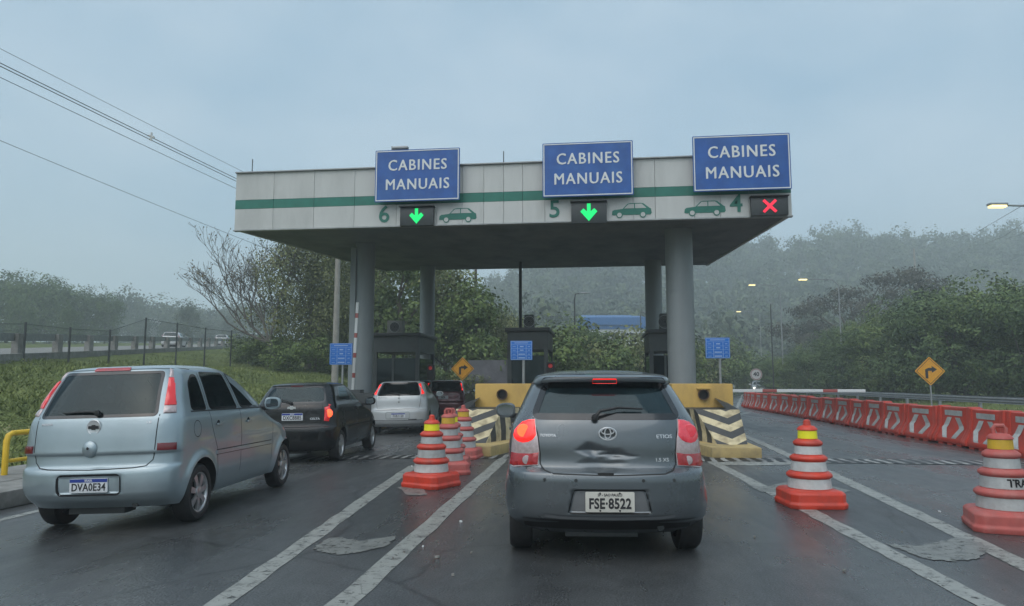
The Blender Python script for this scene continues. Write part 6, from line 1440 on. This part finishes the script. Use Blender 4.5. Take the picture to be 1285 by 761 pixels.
# ------------------------------------------------------------------ poles, wires, lamps, far buildings
p = at(420, HORIZON, 41); UP = Vector((p.x, p.y, float(terrain(p.x, p.y)))); top = 10.9
g = thing('utility_pole', 'grey concrete utility pole behind the left tariff board', 'utility pole', UP); mb = MB(); mb.tube([(0, 0, -.3), (0, 0, top - UP.z)], [.20, .13], 12); mb.build('pole', M['pole_conc'], g)
mb = MB(); mb.box((0, 0, top - UP.z - .5), (1.8, .1, .12), rz=.9); mb.build('crossarm', M['bark'], g)
def wire(px0, py0, Z0, end, label, sag=.25, r=.011):
    a = at(px0, py0, Z0); d = (a - end); far = a + d * .9; pts = []
    for i in range(25):
        t = i / 24; q = end.lerp(far, t); q.z -= sag * 4 * t * (1 - t) * .5; pts.append(q)
    mb = MB(); mb.tube(pts, r, 5); return tag(mb.build('power_line', M['black']), label, 'power line', 'overhead wires at the upper left')
E = UP.copy(); E.z = 0
wire(0, 56, 20.6, E + Vector((.2, .3, 10.75)), 'thin topmost overhead wire running down to the canopy corner', r=.008)
wire(0, 74, 20.6, E + Vector((.0, .2, 10.35)), 'upper of the twin thick wires leading to the canopy corner', r=.014)
wire(0, 78, 20.6, E + Vector((-.1, .1, 10.25)), 'lower of the twin thick wires leading to the canopy corner', r=.014)
wire(0, 92, 20.6, E + Vector((-.3, -.2, 10.0)), 'single wire just below the twin wires at upper left', r=.010)
wire(0, 166, 20.6, E + Vector((-.1, -.1, 7.55)), 'lone low wire far below the others at upper left', r=.008, sag=.5)
q = at(190, 172, 26.5); g = thing('wire_spacer', 'pale ceramic spacer clamped on the overhead wires', 'insulator', q); mb = MB(); mb.tube([(0, 0, -.16), (0, 0, .17)], .035, 8); mb.tube([(-.12, 0, .07), (.12, 0, -.04)], .03, 8); mb.tube([(-.1, 0, -.1), (.1, 0, .02)], .03, 8); mb.build('clamp', M['band'], g)

def lamp_post(px, Z, top, arm, label, lit=True, r=.075, pole=True, head_len=.75, base=None, hm=None):
    p = at(px, top, Z); b = float(terrain(p.x, p.y)) if base is None else base; g = thing('street_lamp', label, 'street lamp', (p.x, p.y, b)); h = p.z - b
    if pole:
        px_ = cR * arm; mb = MB(); mb.tube([px_ + Vector((0, 0, -.2)), px_ + Vector((0, 0, h - .5)), px_ * .8 + Vector((0, 0, h - .05)), Vector((0, 0, h))], [r, r * .7, r * .6, r * .5], 8); mb.build('pole', M['steel'] if lit else M['dark_steel'], g)
    s = 1 if arm < 0 else -1; mb = MB(); R = Matrix.Rotation(YAW, 3, 'Z'); mb.box(cR * (s * head_len * .5) + Vector((0, 0, h + .04)), (head_len, .28, .10), rot=R); mb.build('lamp_head', M['steel'], g, bevel=.03)
    if lit: mb = MB(); mb.box(cR * (s * head_len * .5) + Vector((0, 0, h - .05)), (head_len * .85, .26, .09), rot=R); mb.build('lamp_glass', hm or M['lamp_on'], g, bevel=.015)
    return g
lamp_post(1263, 29, 258, 2.4, 'street lamp with glowing yellow head at the right edge of the sky')
lamp_post(1013, 60, 350.5, 2.6, 'street lamp with glowing head before the flat-topped tree')
lamp_post(948, 76, 357.5, 2.6, 'lit street lamp second along the right road near the canopy corner')
lamp_post(930, 108, 391, 2.8, 'smallest lit street lamp furthest along the right road')
lamp_post(967, 62, 382, -.01, 'plain thin grey post beside the speed sign', lit=False, r=.06, head_len=.12)
lamp_post(727, 58, 368.5, -.4, 'thin dark lamp post with short head seen through lane 5', lit=False, head_len=.9, r=.085)
lamp_post(808, 84, 392, -.4, 'short pale lamp post beside the right rear column near the blue roof', lit=False, head_len=1.6, r=.10)
p = at(653, 330, 30); tag(MB().tube([(0, 0, 0), (0, 0, 8.2)], [.075, .06], 10).build('mast', M['dark_steel'], None, (p.x, p.y, 0)), 'tall thin dark mast rising behind the middle toll booth', 'mast')
p = at(597, 330, 62); tag(MB().tube([(0, 0, 0), (0, 0, 13.5)], [.16, .11], 8).build('utility_pole', M['bark'], None, (p.x, p.y, 0)), 'dark wooden pole among the trees right of the rear left column', 'utility pole')
p = at(839, HORIZON, 175); tag(MB().tube([(0, 0, 0), (0, 0, 30)], [.3, .2], 8).build('utility_pole', M['pole_conc'], None, at(1157, HORIZON, 150) + Vector((0, 0, -2))), 'pale pole poking above the right-hand woods', 'utility pole')
for k, (x0, y0, x1, y1) in enumerate(((1199, 300, 1285, 257), (1236, 306, 1310, 262), (1262, 300, 1320, 268))):
    a, b = at(x0, y0, 75), at(x1, y1, 34); tag(MB().tube([a, a.lerp(b, .5) - Vector((0, 0, .3)), b], .012, 5).build('power_line', M['black']), ['upper faint wire descending from the lit lamp at the right edge', 'middle faint wire descending behind the woods at the right edge', 'lowest faint wire at the right edge above the woods'][k], 'power line', 'faint wires at the right')
# warehouse with the blue roof
a, b = at(733, HORIZON, 128), at(812, HORIZON, 128); c0 = (a + b) / 2; zt, zb = at(770, 392, 128).z, at(770, 413, 128).z; w = (b - a).length
g = thing('warehouse', 'long white warehouse with bright blue roof below the hazy hill', 'warehouse', (c0.x, c0.y, 0), YAW)
mb = MB(); mb.prism([(0, zb), (0, zt - .9), (7, zt), (14, zt - .9), (14, zb)], lambda q, z, k: Vector((w / 2 if k else -w / 2, q, z))); mb.prism([(-.3, zt - 2.3), (-.3, zt - 1.0), (7, zt + .1), (7, zt - .3)], lambda q, z, k: Vector((w * .36 if k else -w / 2, q, z))); mb.build('roof', M['roof_blue'], g, smooth=False)
mb = MB(); mb.box((0, 6.6, zb / 2), (w * .98, 12.8, zb)); mb.build('wall', M['wall_white'], g)
for k in range(7): mb = MB(); mb.box((-w * .44 + k * w * .145, .18, zb - 1.3), (w * .09, .06, 1.2)); mb.build('window', M['booth_dark'], g)
p = at(171, HORIZON, 215); zt = at(171, 397, 215).z
g = thing('house', 'pale roofed low house in the haze beyond the raised road', 'house', (p.x, p.y, float(terrain(p.x, p.y))), YAW); H = zt - g.location.z
mb = MB(); mb.box((0, 3, H / 2 - .8), (7.5, 6, H - 1.6)); mb.build('wall', M['sign_grey'], g); mb = MB(); mb.prism([(-4.4, H - 1.7), (-2.6, H - .3), (2.6, H - .2), (4.4, H - 1.7)], lambda a_, z, k: Vector((a_, 7 if k else -1, z))); mb.build('roof', M['wall_white'], g, smooth=False)
# low dark yard wall behind the drooping tree
a, b = at(588, HORIZON, 46), at(640, HORIZON, 46); tag(MB().box((0, 0, 1.3), ((b - a).length, .2, 3.0)).build('yard_wall', mat('yard wall', (.10, .10, .11), .8, noise=.3, nscale=1.5), None, ((a.x + b.x) / 2, a.y, 0)), 'low dark grey yard wall left of the middle booth', 'wall')

# ------------------------------------------------------------------ rain haze: one closed box of even air
hz = bpy.data.materials.new('haze air'); hz.use_nodes = True; t = hz.node_tree; t.nodes.clear(); o_ = node(t, 'ShaderNodeOutputMaterial'); v_ = node(t, 'ShaderNodeVolumePrincipled')
v_.inputs['Color'].default_value = (.78, .87, .90, 1); v_.inputs['Density'].default_value = .0021; t.links.new(v_.outputs[0], o_.inputs['Volume'])
mb = MB(); mb.box((0, 0, 58), (1420, 1420, 124)); kind(mb.build('haze', hz, smooth=False), 'stuff')
